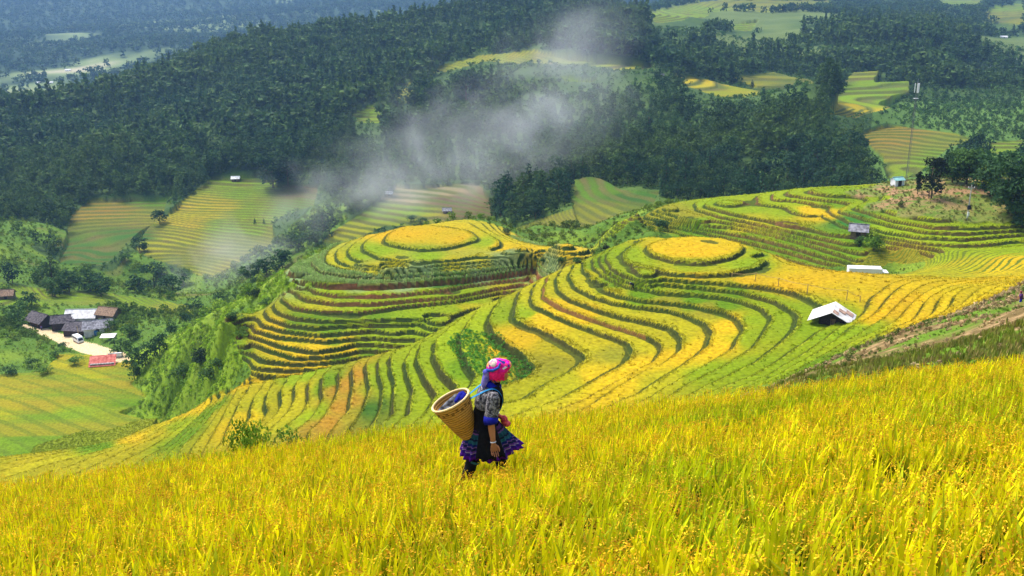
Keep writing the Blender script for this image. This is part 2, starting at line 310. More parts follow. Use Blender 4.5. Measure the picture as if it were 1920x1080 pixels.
# relief of the woods and mountains
rough = np.where(is_('M'), 1.0, 0)
Zb = Zb + is_('M')*fbm(Xf, YY, 700, 4)*np.minimum(YY*.035, 110)
Zb = Zb + (is_('G') & ~FM)*fbm(Xf, YY, 60, 3)*np.clip((YY-350)*.03, 0, 9) + (is_('G') & ~FM)*fbm(Xf+500, YY*.7, 170, 2)*np.clip((YY-420)*.06, 0, 26)
Zb = Zb + is_('W', 'V')*fbm(Xf, YY, 14, 3)*np.clip((YY-150)*.012, 0.25, 1.6)
Zb = Zb + is_('A', 'X')*fbm(Xf, YY, 3, 3)*.35*np.clip((YY-14)/20, 0, 1)

# ---------------------------------------------------------------- terraces
wz = .16*fbm(Xf, YY, 5, 3)
def levels(lst): return np.array(sorted(lst))
LV = {'B': levels(list(zB0+.8*np.arange(1, 22)) + [zB0-dB*k for k in range(12)] + [zL-dL*k for k in range(1, 42)]),
      'C': levels([-58.7+.8*k for k in range(1, 6)] + zC + [-69.5-.7*k for k in range(30)]),
      'D': levels([-48.2+.6*k for k in range(8)] + [-48.8,-49.4,-50.0,-50.55,-51.0,-51.62,-52.24,-52.86,-53.48,-54.1,-54.72] + [-55.3-.6*k for k in range(10)]),
      'F': levels(np.arange(-170, -20, .45)), 'E': levels(np.arange(-170, -20, 1.1)), 'P': levels(np.arange(-99, -40, .24)), 'p': levels(np.arange(-125, -99, .125))}
WID = {'B': .42, 'C': .55, 'D': .5, 'F': 2.4, 'P': 1.0, 'p': 1.3, 'E': 2.4}
_dY = np.gradient(Zb, axis=0)/np.gradient(YY, axis=0); _dX = np.gradient(Zb, axis=1)/np.gradient(Xf, axis=1)
_sy = _dY - _dX*SF[None, :]
SLOPE = np.hypot(_sy, _dX)
LB = np.where(is_('B', 'C') & (SLOPE > .95) & (YY > 160) & (SF[None, :] < -.2), LI['W'], LB)
Zt = Zb.copy(); Q = np.zeros(Zb.shape); QF = np.zeros(Zb.shape); K = np.zeros(Zb.shape, int); RIS = np.zeros(Zb.shape); EDG = np.zeros(Zb.shape)
for l, lv in LV.items():
    m = (is_('F') & ((YY < 560) if l == 'F' else (YY >= 560))) if l in 'FE' else (is_('P') & ((Zb > -99) if l == 'P' else (Zb <= -99))) if l in 'Pp' else is_(l)
    if not m.any(): continue
    zb = Zb[m] + wz[m]*(.45 if l in 'BCD' else 0 if l == 'p' else .8)
    k = np.clip(np.searchsorted(lv, zb)-1, 0, len(lv)-2)
    lo = lv[k]; hi = lv[k+1]; q = np.clip((zb-lo)/(hi-lo), 0, 1)
    wd = np.clip(WID[l]*(.7+.6*vnoise(Xf[m], YY[m], 9))*SLOPE[m]/(hi-lo), .05, .42)
    r = np.clip((q-(1-wd))/wd, 0, 1)
    body = np.clip(q/(1-wd), 0, 1)
    thick = .30*(hi-lo) if l in 'BCD' else (.05 if l in 'Pp' else .15)
    # standing crop: rounded outer lip, sunken strip at the foot of the next bank
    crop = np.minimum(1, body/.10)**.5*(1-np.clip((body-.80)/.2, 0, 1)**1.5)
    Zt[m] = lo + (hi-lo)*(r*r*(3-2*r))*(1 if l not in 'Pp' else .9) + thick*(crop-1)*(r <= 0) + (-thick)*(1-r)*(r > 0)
    if l in 'Pp': e_ = np.where(SF[None, :] < 0, .85, .5)+0*Zb; Zt[m] = e_[m]*Zb[m]+(1-e_[m])*Zt[m]
    QF[m] = q; Q[m] = body; K[m] = k + 100*LI.get(l, 11 if l == 'E' else LI['P']); RIS[m] = r; EDG[m] = (body < .12)
CROP = is_('B', 'C', 'D', 'F', 'P') & (RIS <= 0)
bankw = is_('B', 'C', 'D', 'F', 'P') & (RIS > 0)
FARB = is_('F')*np.clip(1.4*(np.cos(2*math.pi*(QF-.84))*.5+.5)-.40, 0, .95)
Zt += CROP*(YY < 300)*(.13*(vnoise(Xf, YY, .45)-.5)+.08*(vnoise(Xf, YY, 1.3)-.5))
Zt += bankw*(YY < 300)*.22*(vnoise(Xf, YY, .7)-.5)

# ---------------------------------------------------------------- ground lookups
def colidx(x, y):
    g = np.interp(np.log(np.maximum(y, 1.71)), GF, np.arange(len(GF))); s = np.interp(np.asarray(x)/np.maximum(y, 1.71), SF, np.arange(len(SF)))
    return g, s
def bil(A, g, s):
    g = np.atleast_1d(g); s = np.atleast_1d(s)
    i = np.clip(g.astype(int), 0, len(GF)-2); j = np.clip(s.astype(int), 0, len(SF)-2); a = g-i; b = s-j
    return (A[i, j]*(1-b)+A[i, j+1]*b)*(1-a)+(A[i+1, j]*(1-b)+A[i+1, j+1]*b)*a
def gz(x, y):
    g, s = colidx(x, y); r = bil(Zt, g, s); return float(r[0]) if np.ndim(x) == 0 else r
Tt = Zt/YY
def hit(u, v, ymin=14.0, grid=None):
    """first point of the ground met by the ray of pixel (u, v)"""
    A = Tt if grid is None else grid
    s, t = pix(u, v); s = float(s); t = float(t)
    j = np.interp(s, SF, np.arange(len(SF))); j0 = int(min(j, len(SF)-2)); b = j-j0
    colv = A[:, j0]*(1-b)+A[:, j0+1]*b
    i0 = int(np.searchsorted(GF, math.log(ymin)))
    k = np.nonzero(colv[i0:] >= t)[0]
    if len(k) == 0: return Vector((s*8000, 8000, t*8000))
    i = i0+k[0]; Y = math.exp(GF[i])
    if i > i0:
        a, c = colv[i-1]-t, colv[i]-t
        if c != a: Y = math.exp(GF[i-1]+(GF[i]-GF[i-1])*np.clip(-a/(c-a), 0, 1))
    return Vector((s*Y, Y, t*Y))

# ---------------------------------------------------------------- what grows where: colour of each field
PAL = {'Y': (.64,.43,.006), 'y': (.42,.38,.006), 'L': (.265,.365,.004), 'G': (.145,.27,.004), 'g': (.06,.16,.012), 'o': (.31,.28,.013), 'O': (.42,.24,.018),
       'b': (.20,.10,.04), 't': (.42,.30,.13), 'c': (.26,.36,.13), 'v': (.045,.19,.02), 'd': (.025,.06,.015), 's': (.30,.20,.09)}
CPT = '''1300 467 Y;1250 463 Y;1350 463 Y;1200 490 L;1300 503 L;1400 495 L;1170 475 L;1430 480 L;1190 512 L;1150 490 L;1170 450 L
1300 528 Y;1400 530 Y;1480 540 Y;1350 533 y;1260 523 y;1160 514 L;1220 535 L;1300 541 G;1380 550 G;1440 570 L;1475 590 L;1410 640 L;1470 620 L;1125 500 G;1150 532 G;1200 552 G;1300 562 G;1360 572 G;1410 600 L;1420 630 L
1100 520 y;1150 555 y;1250 572 o;1320 580 o;1370 607 Y;1360 650 Y;1090 540 y;1150 580 y;1240 588 y;1300 605 y;1310 650 Y;1200 607 y;1060 545 y;1100 585 Y;1260 640 y;1250 670 Y;1040 575 Y;1120 612 y;1200 640 y;1200 680 Y;1010 590 Y;1100 640 y;1160 660 o;1120 700 Y;1000 625 Y;1050 650 y;1030 690 o;960 640 Y;1060 710 y;1000 730 y;1150 720 Y;1240 710 y;1320 700 L;1400 690 L
990 585 L;960 590 L;930 590 L;890 610 L;850 650 L;800 700 L;780 650 L;830 740 L;750 720 L;720 700 L;700 690 L;680 700 O;645 720 O;640 760 O;660 780 o;620 790 O;690 770 g;690 660 G;760 640 L;870 690 G;620 715 G;600 770 L;560 730 y;540 770 y;500 750 y;470 740 y;450 790 Y;430 770 y;400 770 G;350 815 G;330 800 L;300 810 y;250 825 Y;380 760 Y;200 845 y;100 858 y;560 705 L;460 722 Y;800 610 L;880 580 y;950 555 y;1040 510 y;640 683 G
1540 640 L;1600 625 L;1480 690 L;1540 680 G;1580 600 L
1500 510 Y;1600 540 Y;1700 560 Y;1750 590 Y;1850 540 Y;1900 525 Y;1450 480 Y;1650 590 Y;1550 530 Y
1800 500 y;1900 490 Y;1700 488 o;1700 470 o;1800 470 L;1620 490 o;1900 470 L
807 445 Y;760 445 Y;860 445 Y;910 455 L;700 470 L;800 482 L;740 495 y;660 480 L;630 485 y;640 497 y;700 503 y;850 491 y;1000 472 Y;940 462 Y;1060 475 Y;900 488 y
620 510 c;700 513 c;560 510 c;800 508 c;580 500 c;680 524 c;760 522 c;900 502 c;950 500 c;860 515 g;820 520 g;950 512 g;1040 487 c
620 545 L;700 549 L;800 542 L;650 563 L;720 564 L;820 556 L;600 578 y;680 580 L;800 575 L;880 560 L;850 585 L;600 598 G;700 596 G;780 603 L;560 605 G;540 622 G;620 622 G;680 615 L;520 622 Y;540 640 Y;600 648 Y;520 655 Y;600 665 Y;650 652 Y;560 675 Y;700 640 L;430 640 G;450 670 G;480 680 y;750 630 L
1400 390 L;1340 380 L;1520 392 Y;1540 400 Y;1480 395 L;1250 396 o;1300 400 o;1350 408 L;1400 420 y;1250 412 o;1330 425 G;1400 440 G;1480 465 G;1300 435 G;1550 470 G;1600 440 G;1600 470 G;1590 410 v;1700 430 L;1850 440 L;1800 455 L;1900 450 L;1560 365 L;1480 365 L;1500 370 L;1560 378 G;1640 430 L;1620 385 L;1750 430 L
150 700 y;150 740 o;250 700 o;250 730 o;60 760 o;200 800 G;300 780 G;100 800 G;100 830 G;20 760 y;250 760 G;150 775 L;60 800 G;180 840 G;280 745 L;100 720 o
50 555 L;170 565 L;250 572 L;330 586 y;480 340 L;450 360 L;400 385 Y;350 410 Y;480 400 L;560 385 G;560 360 b;350 440 y;420 430 L;480 430 L;350 470 o;450 460 o;300 460 y;400 505 y;380 490 o;500 440 o
220 400 O;250 410 o;200 480 g;250 440 g;160 480 g;270 375 G;640 440 y;700 430 y;760 400 L;830 360 t;850 375 b;880 410 b;900 390 b;800 410 y;700 400 L;760 365 t;1120 395 o;1180 370 g;1150 360 G
850 130 y;950 105 y;1030 100 o;1100 128 L;1180 130 y;680 215 L;760 175 o;1320 155 Y;1380 170 y;1440 150 o;1480 140 o;1620 165 L;1620 190 L;1590 205 Y;1680 170 L;1680 260 O;1660 290 o;1750 300 L;1780 260 o;1870 275 L;1300 20 L;1400 10 o;1390 50 L;1260 60 L;1800 15 L;1900 30 o'''
cs, cg, cc = [], [], []
for tok in CPT.replace('\n', ';').split(';'):
    a = tok.split()
    if len(a) < 3: continue
    h = hit(float(a[0]), float(a[1])); cs.append(h.x/h.y); cg.append(math.log(h.y)); cc.append(PAL[a[2]])
cs = np.array(cs); cg = np.array(cg); cc = np.array(cc)
ALB = np.zeros(Zb.shape+(3,), np.float32)
nz1 = vnoise(Xf, YY, 2.2); nz2 = fbm(Xf, YY, 11, 3); nz3 = vnoise(Xf, YY, .5)
TER = is_('B', 'C', 'D', 'F', 'P')
hk = _lat[(K*37) & 255, (K*91+13) & 255]-.5
ii, jj = np.nonzero(TER & (YY < 3000))
qs = SF[jj] + .010*(nz2[ii, jj]); qg = GF[ii] + .018*hk[ii, jj]
colr = np.zeros((len(ii), 3))
for a in range(0, len(ii), 40000):
    d = (qs[a:a+40000, None]-cs)**2*1.3 + (qg[a:a+40000, None]-cg)**2 + 1e-5
    wgt = d**-2.2; colr[a:a+40000] = (wgt@cc)/wgt.sum(1)[:, None]
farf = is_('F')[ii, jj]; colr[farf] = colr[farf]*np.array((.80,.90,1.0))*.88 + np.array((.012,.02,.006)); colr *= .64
jit = 1+.22*hk[ii, jj]
colr *= jit[:, None]; colr[:, 0] *= 1+.35*nz2[ii, jj]
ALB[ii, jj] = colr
def put(mask, rgb, k=1.0):
    mask = np.asarray(mask, float)*k
    for c in range(3): ALB[..., c] = ALB[..., c]*(1-mask)+rgb[c]*mask
# banks between the treads
red = np.clip(nz2*3+.1, 0, 1)
kidx = K % 100
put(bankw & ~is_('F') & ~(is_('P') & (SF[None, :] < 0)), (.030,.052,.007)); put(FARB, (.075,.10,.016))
put(bankw & is_('B'), (.075,.048,.014), .55*np.clip(nz2*3+.35, 0, 1))
lvB = LV['B']; zlo = lvB[np.clip(kidx, 0, len(lvB)-1)]
put(bankw & is_('B') & (np.abs(zlo-(zB0-9*dB)) < .1) & (Xf < 20), (.17,.075,.022), .85)
put(bankw & is_('C') & (Zt > -64.8) & (Zt < -62.0), (.17,.062,.022), np.clip(.55+nz2*1.8, 0, 1))
put(bankw & is_('C') & (Zt <= -64.8), (.09,.042,.014), np.clip(.2+nz2*2, 0, 1))
put(bankw & is_('D'), (.12,.06,.02), np.clip(.35+nz2*2.5, 0, 1))
put(FARB, (.13,.10,.03), np.clip(.2+nz2*1.5, 0, .7))
put(bankw & is_('P') & (SF[None, :] > 0), (.20,.25,.012), .35);  stk = vnoise(Xf*.10+YY*.05, YY, 3.0)*.6+vnoise(Xf*.2, YY, 1.4)*.4; put(is_('P') & (SF[None, :] < 0), (.12,.20,.008), np.clip((stk-.35)*2.2, 0, .75)); put(is_('P') & (SF[None, :] < 0), (.24,.20,.010), np.clip((vnoise(Xf*.12+YY*.1+70, YY, 3.4)-.5)*2.5, 0, .7))
put(TER & (RIS <= 0) & (Q > .88) & (YY < 300) & ~is_('P'), (.035,.055,.007), .85)  # sunken strip at the bank's foot: its shade is painted into the colour
put(TER & EDG.astype(bool) & ~is_('P', 'F'), (.45,.42,.03), .25)
put(bankw & is_('P') & (SF[None, :] < 0), (.085,.13,.010), .5)
# wild ground
put(is_('W', 'V'), (.075,.145,.014)); put(is_('W', 'V'), (.15,.22,.016), np.clip(nz2*3, 0, 1)); put(is_('W'), (.16,.10,.04), np.clip(fbm(Xf+300, YY, 17, 3)*4-.6, 0, .8))
put(is_('W') & (Xf < -25) & (YY < 285), (.20,.30,.012), .8*np.clip(fbm(Xf+20, YY, 9, 3)*4+.75, 0, 1)); put(is_('G'), (.045,.085,.020)); put(is_('G'), (.07,.12,.02), np.clip(nz2*2.5, 0, 1)); put(is_('G') & (YY < 420), (.08,.14,.02), .6)
put(is_('A'), (.095,.17,.010)); sb = np.clip(fbm(Xf, YY, 7, 3)*5+1.0, 0, 1)*np.clip((YY-18)/8, 0, 1)
put(is_('A'), (.14,.085,.035), sb*.9); put(is_('A'), (.30,.20,.09), np.clip((vnoise(Xf, YY, .7)-.55)*6, 0, 1)*sb)
put(is_('X'), (.14,.17,.03)); put(is_('X'), (.28,.17,.08), np.clip(fbm(Xf, YY, 4, 3)*5+.5, 0, 1)*np.clip((YY-200)/14, 0, 1)); put(is_('X'), (.10,.16,.02), np.clip((vnoise(Xf, YY, 1.1)-.62)*6, 0, 1))
put(is_('R'), (.10,.11,.012))
fn = fbm(Xf, YY, 260, 3); fn2 = vnoise(Xf+5000, YY, 140)
put(is_('M'), (.022,.050,.018)); put(is_('M'), (.05,.085,.025), np.clip(fbm(Xf, YY, 90, 3)*3, 0, 1))
low = is_('M') & (YY < 2500)
put(low, (.15,.20,.07), np.clip((fn+.02)*7, 0, 1)); put(low, (.38,.33,.22), np.clip((fn-.12)*9, 0, 1)); farm = is_('G') & (YY > 820) & (SF[None, :] > .12); put(farm, (.10,.14,.035), np.clip(fbm(Xf+50, YY, 130, 3)*9+.4, 0, 1)); put(is_('G') & (YY > 380) & (YY < 640) & (SF[None, :] > .36), (.09,.17,.03), .8)
put(is_('M') & (YY > 2300) & (fn > .2), (.15,.2,.06), .8)
# pale track through the village
road = [hit(u, v) for u, v in ((60,612),(95,628),(125,640),(160,652),(190,662),(212,668),(222,672))]
road = np.array([(p.x, p.y) for p in road])
rd = np.full(Zb.shape, 1e9); rz = np.zeros(Zb.shape)
rm = (YY > 200) & (YY < 420) & (SF[None, :] < -.3)
ri, rj = np.nonzero(rm); px, py = Xf[ri, rj], YY[ri, rj]; best = np.full(len(px), 1e9)
for a, b in zip(road[:-1], road[1:]):
    d = b-a; tt = np.clip(((px-a[0])*d[0]+(py-a[1])*d[1])/(d@d), 0, 1)
    best = np.minimum(best, np.hypot(px-a[0]-d[0]*tt, py-a[1]-d[1]*tt))
rd[ri, rj] = best
put(rd < 3.2, (.58,.45,.26))
# ---------------------------------------------------------------- helpers for objects
def link_obj(name, me, parent=None):
    o = bpy.data.objects.new(name, me); col.objects.link(o)
    if parent: o.parent = parent
    return o
def np_mesh(name, co, faces, mat=None, smooth=False, colors=None, mat_idx=None):
    """co (n,3); faces (m,k) int array"""
    me = bpy.data.meshes.new(name); k = faces.shape[1]; m = len(faces)
    me.vertices.add(len(co)); me.vertices.foreach_set('co', np.asarray(co, np.float32).ravel())
    me.loops.add(m*k); me.loops.foreach_set('vertex_index', np.asarray(faces, np.int32).ravel())
    me.polygons.add(m); me.polygons.foreach_set('loop_start', np.arange(0, m*k, k, dtype=np.int32))
    me.polygons.foreach_set('loop_total', np.full(m, k, np.int32))
    if smooth: me.polygons.foreach_set('use_smooth', np.ones(m, bool))
    if colors is not None:
        ca = me.color_attributes.new('alb', 'FLOAT_COLOR', 'POINT')
        c4 = np.ones((len(co), 4), np.float32); c4[:, :3] = colors; ca.data.foreach_set('color', c4.ravel())
    for q in (mat if isinstance(mat, (list, tuple)) else [mat]):
        if q: me.materials.append(q)
    if mat_idx is not None: me.polygons.foreach_set('material_index', np.asarray(mat_idx, np.int32))
    me.update(calc_edges=True); return me
def new_mat(name, rough=.8):
    m = bpy.data.materials.new(name); m.use_nodes = True
    b = m.node_tree.nodes['Principled BSDF']; b.inputs['Roughness'].default_value = rough; b.inputs['Specular IOR Level'].default_value = .07
    return m, m.node_tree, b
def mathn(nt, op, a, b=None):
    n = nt.nodes.new('ShaderNodeMath'); n.operation = op
    for i, x in enumerate((a, b)):
        if x is None: continue
        if hasattr(x, 'default_value') or hasattr(x, 'links'): nt.links.new(x, n.inputs[i])
        else: n.inputs[i].default_value = x
    return n.outputs[0]
def noise_col(nt, b, rgb, var=.25, scale=3.0, coord='Object', rgb2=None, detail=4.0, bump=0.0):
    tc = nt.nodes.new('ShaderNodeTexCoord'); n = nt.nodes.new('ShaderNodeTexNoise'); n.inputs['Scale'].default_value = scale; n.inputs['Detail'].default_value = detail
    nt.links.new(tc.outputs[coord], n.inputs['Vector'])
    r = nt.nodes.new('ShaderNodeValToRGB'); nt.links.new(n.outputs['Fac'], r.inputs[0])
    c2 = rgb2 or tuple(min(1, x*(1+var)) for x in rgb); c1 = tuple(x*(1-var) for x in rgb)
    r.color_ramp.elements[0].position = .32; r.color_ramp.elements[1].position = .68
    r.color_ramp.elements[0].color = c1+(1,); r.color_ramp.elements[1].color = c2+(1,)
    nt.links.new(r.outputs[0], b.inputs['Base Color'])
    if bump:
        bp = nt.nodes.new('ShaderNodeBump'); bp.inputs['Strength'].default_value = bump; nt.links.new(n.outputs['Fac'], bp.inputs['Height']); nt.links.new(bp.outputs[0], b.inputs['Normal'])
    return n
def simple(name, rgb, rough=.8, var=.25, scale=3.0, rgb2=None, bump=0.0):
    m, t, b = new_mat(name, rough); noise_col(t, b, rgb, var, scale, 'Object', rgb2, bump=bump); return m
def tag(o, label=None, cat=None, group=None, kind=None):
    if label: o['label'] = label
    if cat: o['category'] = cat
    if group: o['group'] = group
    if kind: o['kind'] = kind
    return o
def empty(name, loc, rz=0):
    o = bpy.data.objects.new(name, None); col.objects.link(o); o.location = loc; o.rotation_euler = (0, 0, rz); o.empty_display_size = .3; return o
def copy_tree(o, parent=None):
    c = o.copy(); col.objects.link(c); c.parent = parent
    for ch in o.children: copy_tree(ch, c)
    return c

# ---------------------------------------------------------------- ground sheet
def attr_mat(name, texscale, amp, rough=.85, bump=.3, translucent=0.0):
    m, t, b = new_mat(name, rough)
    a = t.nodes.new('ShaderNodeAttribute'); a.attribute_name = 'alb'
    tc = t.nodes.new('ShaderNodeTexCoord'); n = t.nodes.new('ShaderNodeTexNoise'); n.inputs['Scale'].default_value = texscale; n.inputs['Detail'].default_value = 6; n.inputs['Roughness'].default_value = .65
    t.links.new(tc.outputs['Object'], n.inputs['Vector'])
    mr = t.nodes.new('ShaderNodeMapRange'); mr.inputs['From Min'].default_value = .3; mr.inputs['From Max'].default_value = .7; mr.inputs['To Min'].default_value = 1-amp; mr.inputs['To Max'].default_value = 1+amp
    t.links.new(n.outputs['Fac'], mr.inputs['Value'])
    mx = t.nodes.new('ShaderNodeVectorMath'); mx.operation = 'SCALE'; t.links.new(a.outputs['Color'], mx.inputs[0]); t.links.new(mr.outputs[0], mx.inputs['Scale'])
    t.links.new(mx.outputs[0], b.inputs['Base Color'])
    if bump:
        bp = t.nodes.new('ShaderNodeBump'); bp.inputs['Strength'].default_value = bump; bp.inputs['Distance'].default_value = .3
        t.links.new(n.outputs['Fac'], bp.inputs['Height']); t.links.new(bp.outputs[0], b.inputs['Normal'])
    return m
mat_ground = attr_mat('ground_cover', 1.6, .34, .9, .5)
ng, ns_ = Zt.shape
co = np.stack([Xf, YY, Zt], -1).reshape(-1, 3)
idx = np.arange(ng*ns_).reshape(ng, ns_)
fc = np.stack([idx[:-1, :-1], idx[:-1, 1:], idx[1:, 1:], idx[1:, :-1]], -1).reshape(-1, 4)
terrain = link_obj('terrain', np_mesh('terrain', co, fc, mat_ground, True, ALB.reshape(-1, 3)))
tag(terrain, 'terraced hills and valley floor reaching to the far mountains', kind='structure')
# ---------------------------------------------------------------- plants: many small leaf faces through the volume of a crown
def leaf_quads(c, size, nrm=None, r=rng, aspect=.6):
    n = len(c); a = r.normal(size=(n, 3))
    if nrm is not None: a = a*.75 + nrm*1.0
    a /= np.linalg.norm(a, axis=1)[:, None]
    b = np.cross(a, r.normal(size=(n, 3))); b /= np.linalg.norm(b, axis=1)[:, None]; d = np.cross(a, b)
    s = (size*(.6+.8*r.random(n)))[:, None]; b = b*s*.5; d = d*s*.5*aspect
    bend = a*s*.16
    v = np.stack([c-b-d*.5+0*bend, c-b*.1+d-bend, c+b+d*.4, c+b*.15-d-bend], 1).reshape(-1, 3)
    return v, np.arange(4*n).reshape(n, 4)
def crown(kind, n, r):
    """unit-height plant: leaf positions, outward directions, tone"""
    P_, N_, T_ = [], [], []
    if kind == 'pine':
        nl = 15
        for k in range(nl):
            h = .22+.76*(k/(nl-1))**.9; rad = .27*(1-h)**.7*(.65+.7*r.random())+.025
            m = max(4, int(n*rad*rad*9/ (nl*.4))); a0 = r.random()*6.28
            nb = 4+int(3*r.random()); br = r.integers(0, nb, m); an = a0+br*6.28/nb+r.normal(size=m)*.28
            q = rad*np.sqrt(r.random(m))*(.8+.4*_lat[br & 255, k])
            p = np.stack([q*np.cos(an), q*np.sin(an), h+.05*r.normal(size=m)*.8-q*.18], 1)
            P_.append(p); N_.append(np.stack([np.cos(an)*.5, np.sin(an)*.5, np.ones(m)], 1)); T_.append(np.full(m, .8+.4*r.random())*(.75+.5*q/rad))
    else:
        nl = {'broad': 15, 'bush': 9, 'tall': 9}[kind]
        for k in range(nl):
            an = r.random()*6.28
            if kind == 'broad': cz = .16+.64*r.random(); rr = .24*math.sqrt(max(.05, 1-((cz-.48)/.46)**2)); cr = rr*(.5+.8*r.random()); lr = .12+.10*r.random()
            elif kind == 'tall': cz = .25+.65*k/nl; cr = .09*r.random(); lr = .085+.05*r.random()
            else: cz = .18+.42*r.random(); cr = .42*r.random()**.6*(1.1-cz); lr = .17+.16*r.random()
            c = np.array([cr*math.cos(an), cr*math.sin(an), cz]); m = int(n/nl)
            d = r.normal(size=(m, 3)); d[:, 2] = np.where(r.random(m) < .7, np.abs(d[:, 2]), d[:, 2]); d /= np.linalg.norm(d, axis=1)[:, None]
            q = (.55+.5*r.random(m))[:, None]
            P_.append(c+d*lr*q*np.array([1, 1, .8])); N_.append(d+np.array([0, 0, .4])); T_.append((.75+.5*r.random())*(.8+.4*r.random(m)))
    P_, N_, T_ = np.concatenate(P_), np.concatenate(N_), np.concatenate(T_)
    P_[:, 2] = np.maximum(P_[:, 2], .02)
    return P_, N_/np.linalg.norm(N_, axis=1)[:, None], T_
def tubes(paths, sides=6):
    """paths: list of [(point, radius)...] -> one mesh of tapered limbs"""
    V_, F_ = [], []; o = 0
    for path in paths:
        m = len(path)
        for i, (p, rad) in enumerate(path):
            d = np.array(path[min(i+1, m-1)][0], float)-np.array(path[max(i-1, 0)][0], float); d /= (np.linalg.norm(d)+1e-9)
            a = np.cross(d, [0, 0, 1.0] if abs(d[2]) < .9 else [1.0, 0, 0]); a /= np.linalg.norm(a); b = np.cross(d, a)
            for k in range(sides):
                th = 2*math.pi*k/sides; V_.append(np.array(p)+rad*(a*math.cos(th)+b*math.sin(th)))
        for i in range(m-1):
            for k in range(sides): F_.append((o+i*sides+k, o+i*sides+(k+1) % sides, o+(i+1)*sides+(k+1) % sides, o+(i+1)*sides+k))
        o += m*sides
    return np.array(V_), np.array(F_)
mat_leaf = attr_mat('foliage', .9, .3, .75, 0)
def add_translucency(m, k, gain=1.2):
    t = m.node_tree; b = t.nodes['Principled BSDF']; out = t.nodes['Material Output']
    tr = t.nodes.new('ShaderNodeBsdfTranslucent'); mx = t.nodes.new('ShaderNodeMixShader'); mx.inputs[0].default_value = k
    t.links.new(b.inputs['Base Color'].links[0].from_socket, tr.inputs[0]); t.links.new(b.outputs[0], mx.inputs[1]); t.links.new(tr.outputs[0], mx.inputs[2]); t.links.new(mx.outputs[0], out.inputs[0])
add_translucency(mat_leaf, .3)
mat_bark = simple('bark', (.10,.07,.045), .9, .4, 6)
class Proto:
    def __init__(s, kind, n, leaf, seed, tone=1.0):
        r = np.random.default_rng(seed); P_, N_, T_ = crown(kind, n, r)
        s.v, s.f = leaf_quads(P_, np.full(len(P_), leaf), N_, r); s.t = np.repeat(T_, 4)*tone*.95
        # leaf tone: pines get darker towards the trunk, other crowns vary at random
        s.kind = kind
        h = .9 if kind == 'pine' else (.5 if kind != 'bush' else .3); s.limbs = []
        top = np.array([.01*r.normal(), .01*r.normal(), h])
        s.limbs.append([((0, 0, -.03), .022), ((.006, .004, h*.4), .016), (tuple(top), .006)])
        for k in range(5):
            z0 = h*(.35+.12*k); an = 2.4*k+r.random(); L = (.16 if kind != 'pine' else .12)
            s.limbs.append([((0, 0, z0), .009), ((L*.5*math.cos(an), L*.5*math.sin(an), z0+.05), .006), ((L*math.cos(an), L*math.sin(an), z0+.13), .003)])
        s.tv, s.tf = tubes(s.limbs, 5)
def scatter(name, protos, pos, size, rgb, label, kind='stuff', squash=None, trunks=False):
    """one object holding a mass of plants"""
    pos = np.asarray(pos); n = len(pos); pick = rng.integers(0, len(protos), n); V_, F_, C_ = [], [], []; o = 0
    for k, p in enumerate(protos):
        I = np.nonzero(pick == k)[0]
        if len(I) == 0: continue
        a = rng.random(len(I))*6.28; ca, sa = np.cos(a), np.sin(a); sz = size[I]; sq = (.8+.4*rng.random(len(I)))
        x, y, z = p.v.T
        X = (x*ca[:, None]-y*sa[:, None])*sz[:, None]*sq[:, None]+pos[I, 0:1]; Yv = (x*sa[:, None]+y*ca[:, None])*sz[:, None]*sq[:, None]+pos[I, 1:2]; Z = z*sz[:, None]+pos[I, 2:3]
        v = np.stack([X, Yv, Z], -1).reshape(-1, 3); m = len(p.v)
        f = (p.f[None]+(np.arange(len(I))*m)[:, None, None]).reshape(-1, 4)+o
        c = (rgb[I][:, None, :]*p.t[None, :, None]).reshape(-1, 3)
        V_.append(v); F_.append(f); C_.append(c); o += len(v)
    ob = link_obj(name, np_mesh(name, np.concatenate(V_), np.concatenate(F_), mat_leaf, False, np.concatenate(C_)))
    return tag(ob, label, kind=kind)
def visible_from(x, y, z, h, margin=.004):
    """is the top of a plant of height h above the ground in front of it (seen from near the camera)"""
    g, s = colidx(x, y); return (z+h)/y > bil(TMAX, g-3, s)-margin
TMAX = np.maximum.accumulate(np.where(YY > 13, Tt, -9), axis=0)
def lab_at(x, y):
    g, s = colidx(x, y); i = np.clip(np.round(g).astype(int), 0, ng-1); j = np.clip(np.round(s).astype(int), 0, ns_-1); return LB[i, j], FM[i, j], i, j
def jgrid(y0, y1, smax, step):
    """jittered points over the wedge of ground"""
    xs, ys = [], []
    y = y0
    while y < y1:
        st = step(y); m = int(2*smax*y/st); x = (np.arange(m)+rng.random(m)*.9)*st-smax*y
        xs.append(x); ys.append(y+st*rng.random(m)*.9); y += st
    return np.concatenate(xs), np.concatenate(ys)
def colmix(n, *cs):
    w_ = rng.dirichlet(np.ones(len(cs))*.9, n); return w_@np.array(cs)*(.75+.5*rng.random(n))[:, None]

pine = [Proto('pine', 330, .10, 10+i) for i in range(4)]; broad = [Proto('broad', 200, .11, 30+i) for i in range(4)]; bushes = [Proto('bush', 110, .17, 50+i) for i in range(4)]
far_b = [Proto('broad', 46, .24, 70+i) for i in range(3)]; far_p = [Proto('pine', 70, .19, 80+i) for i in range(3)]
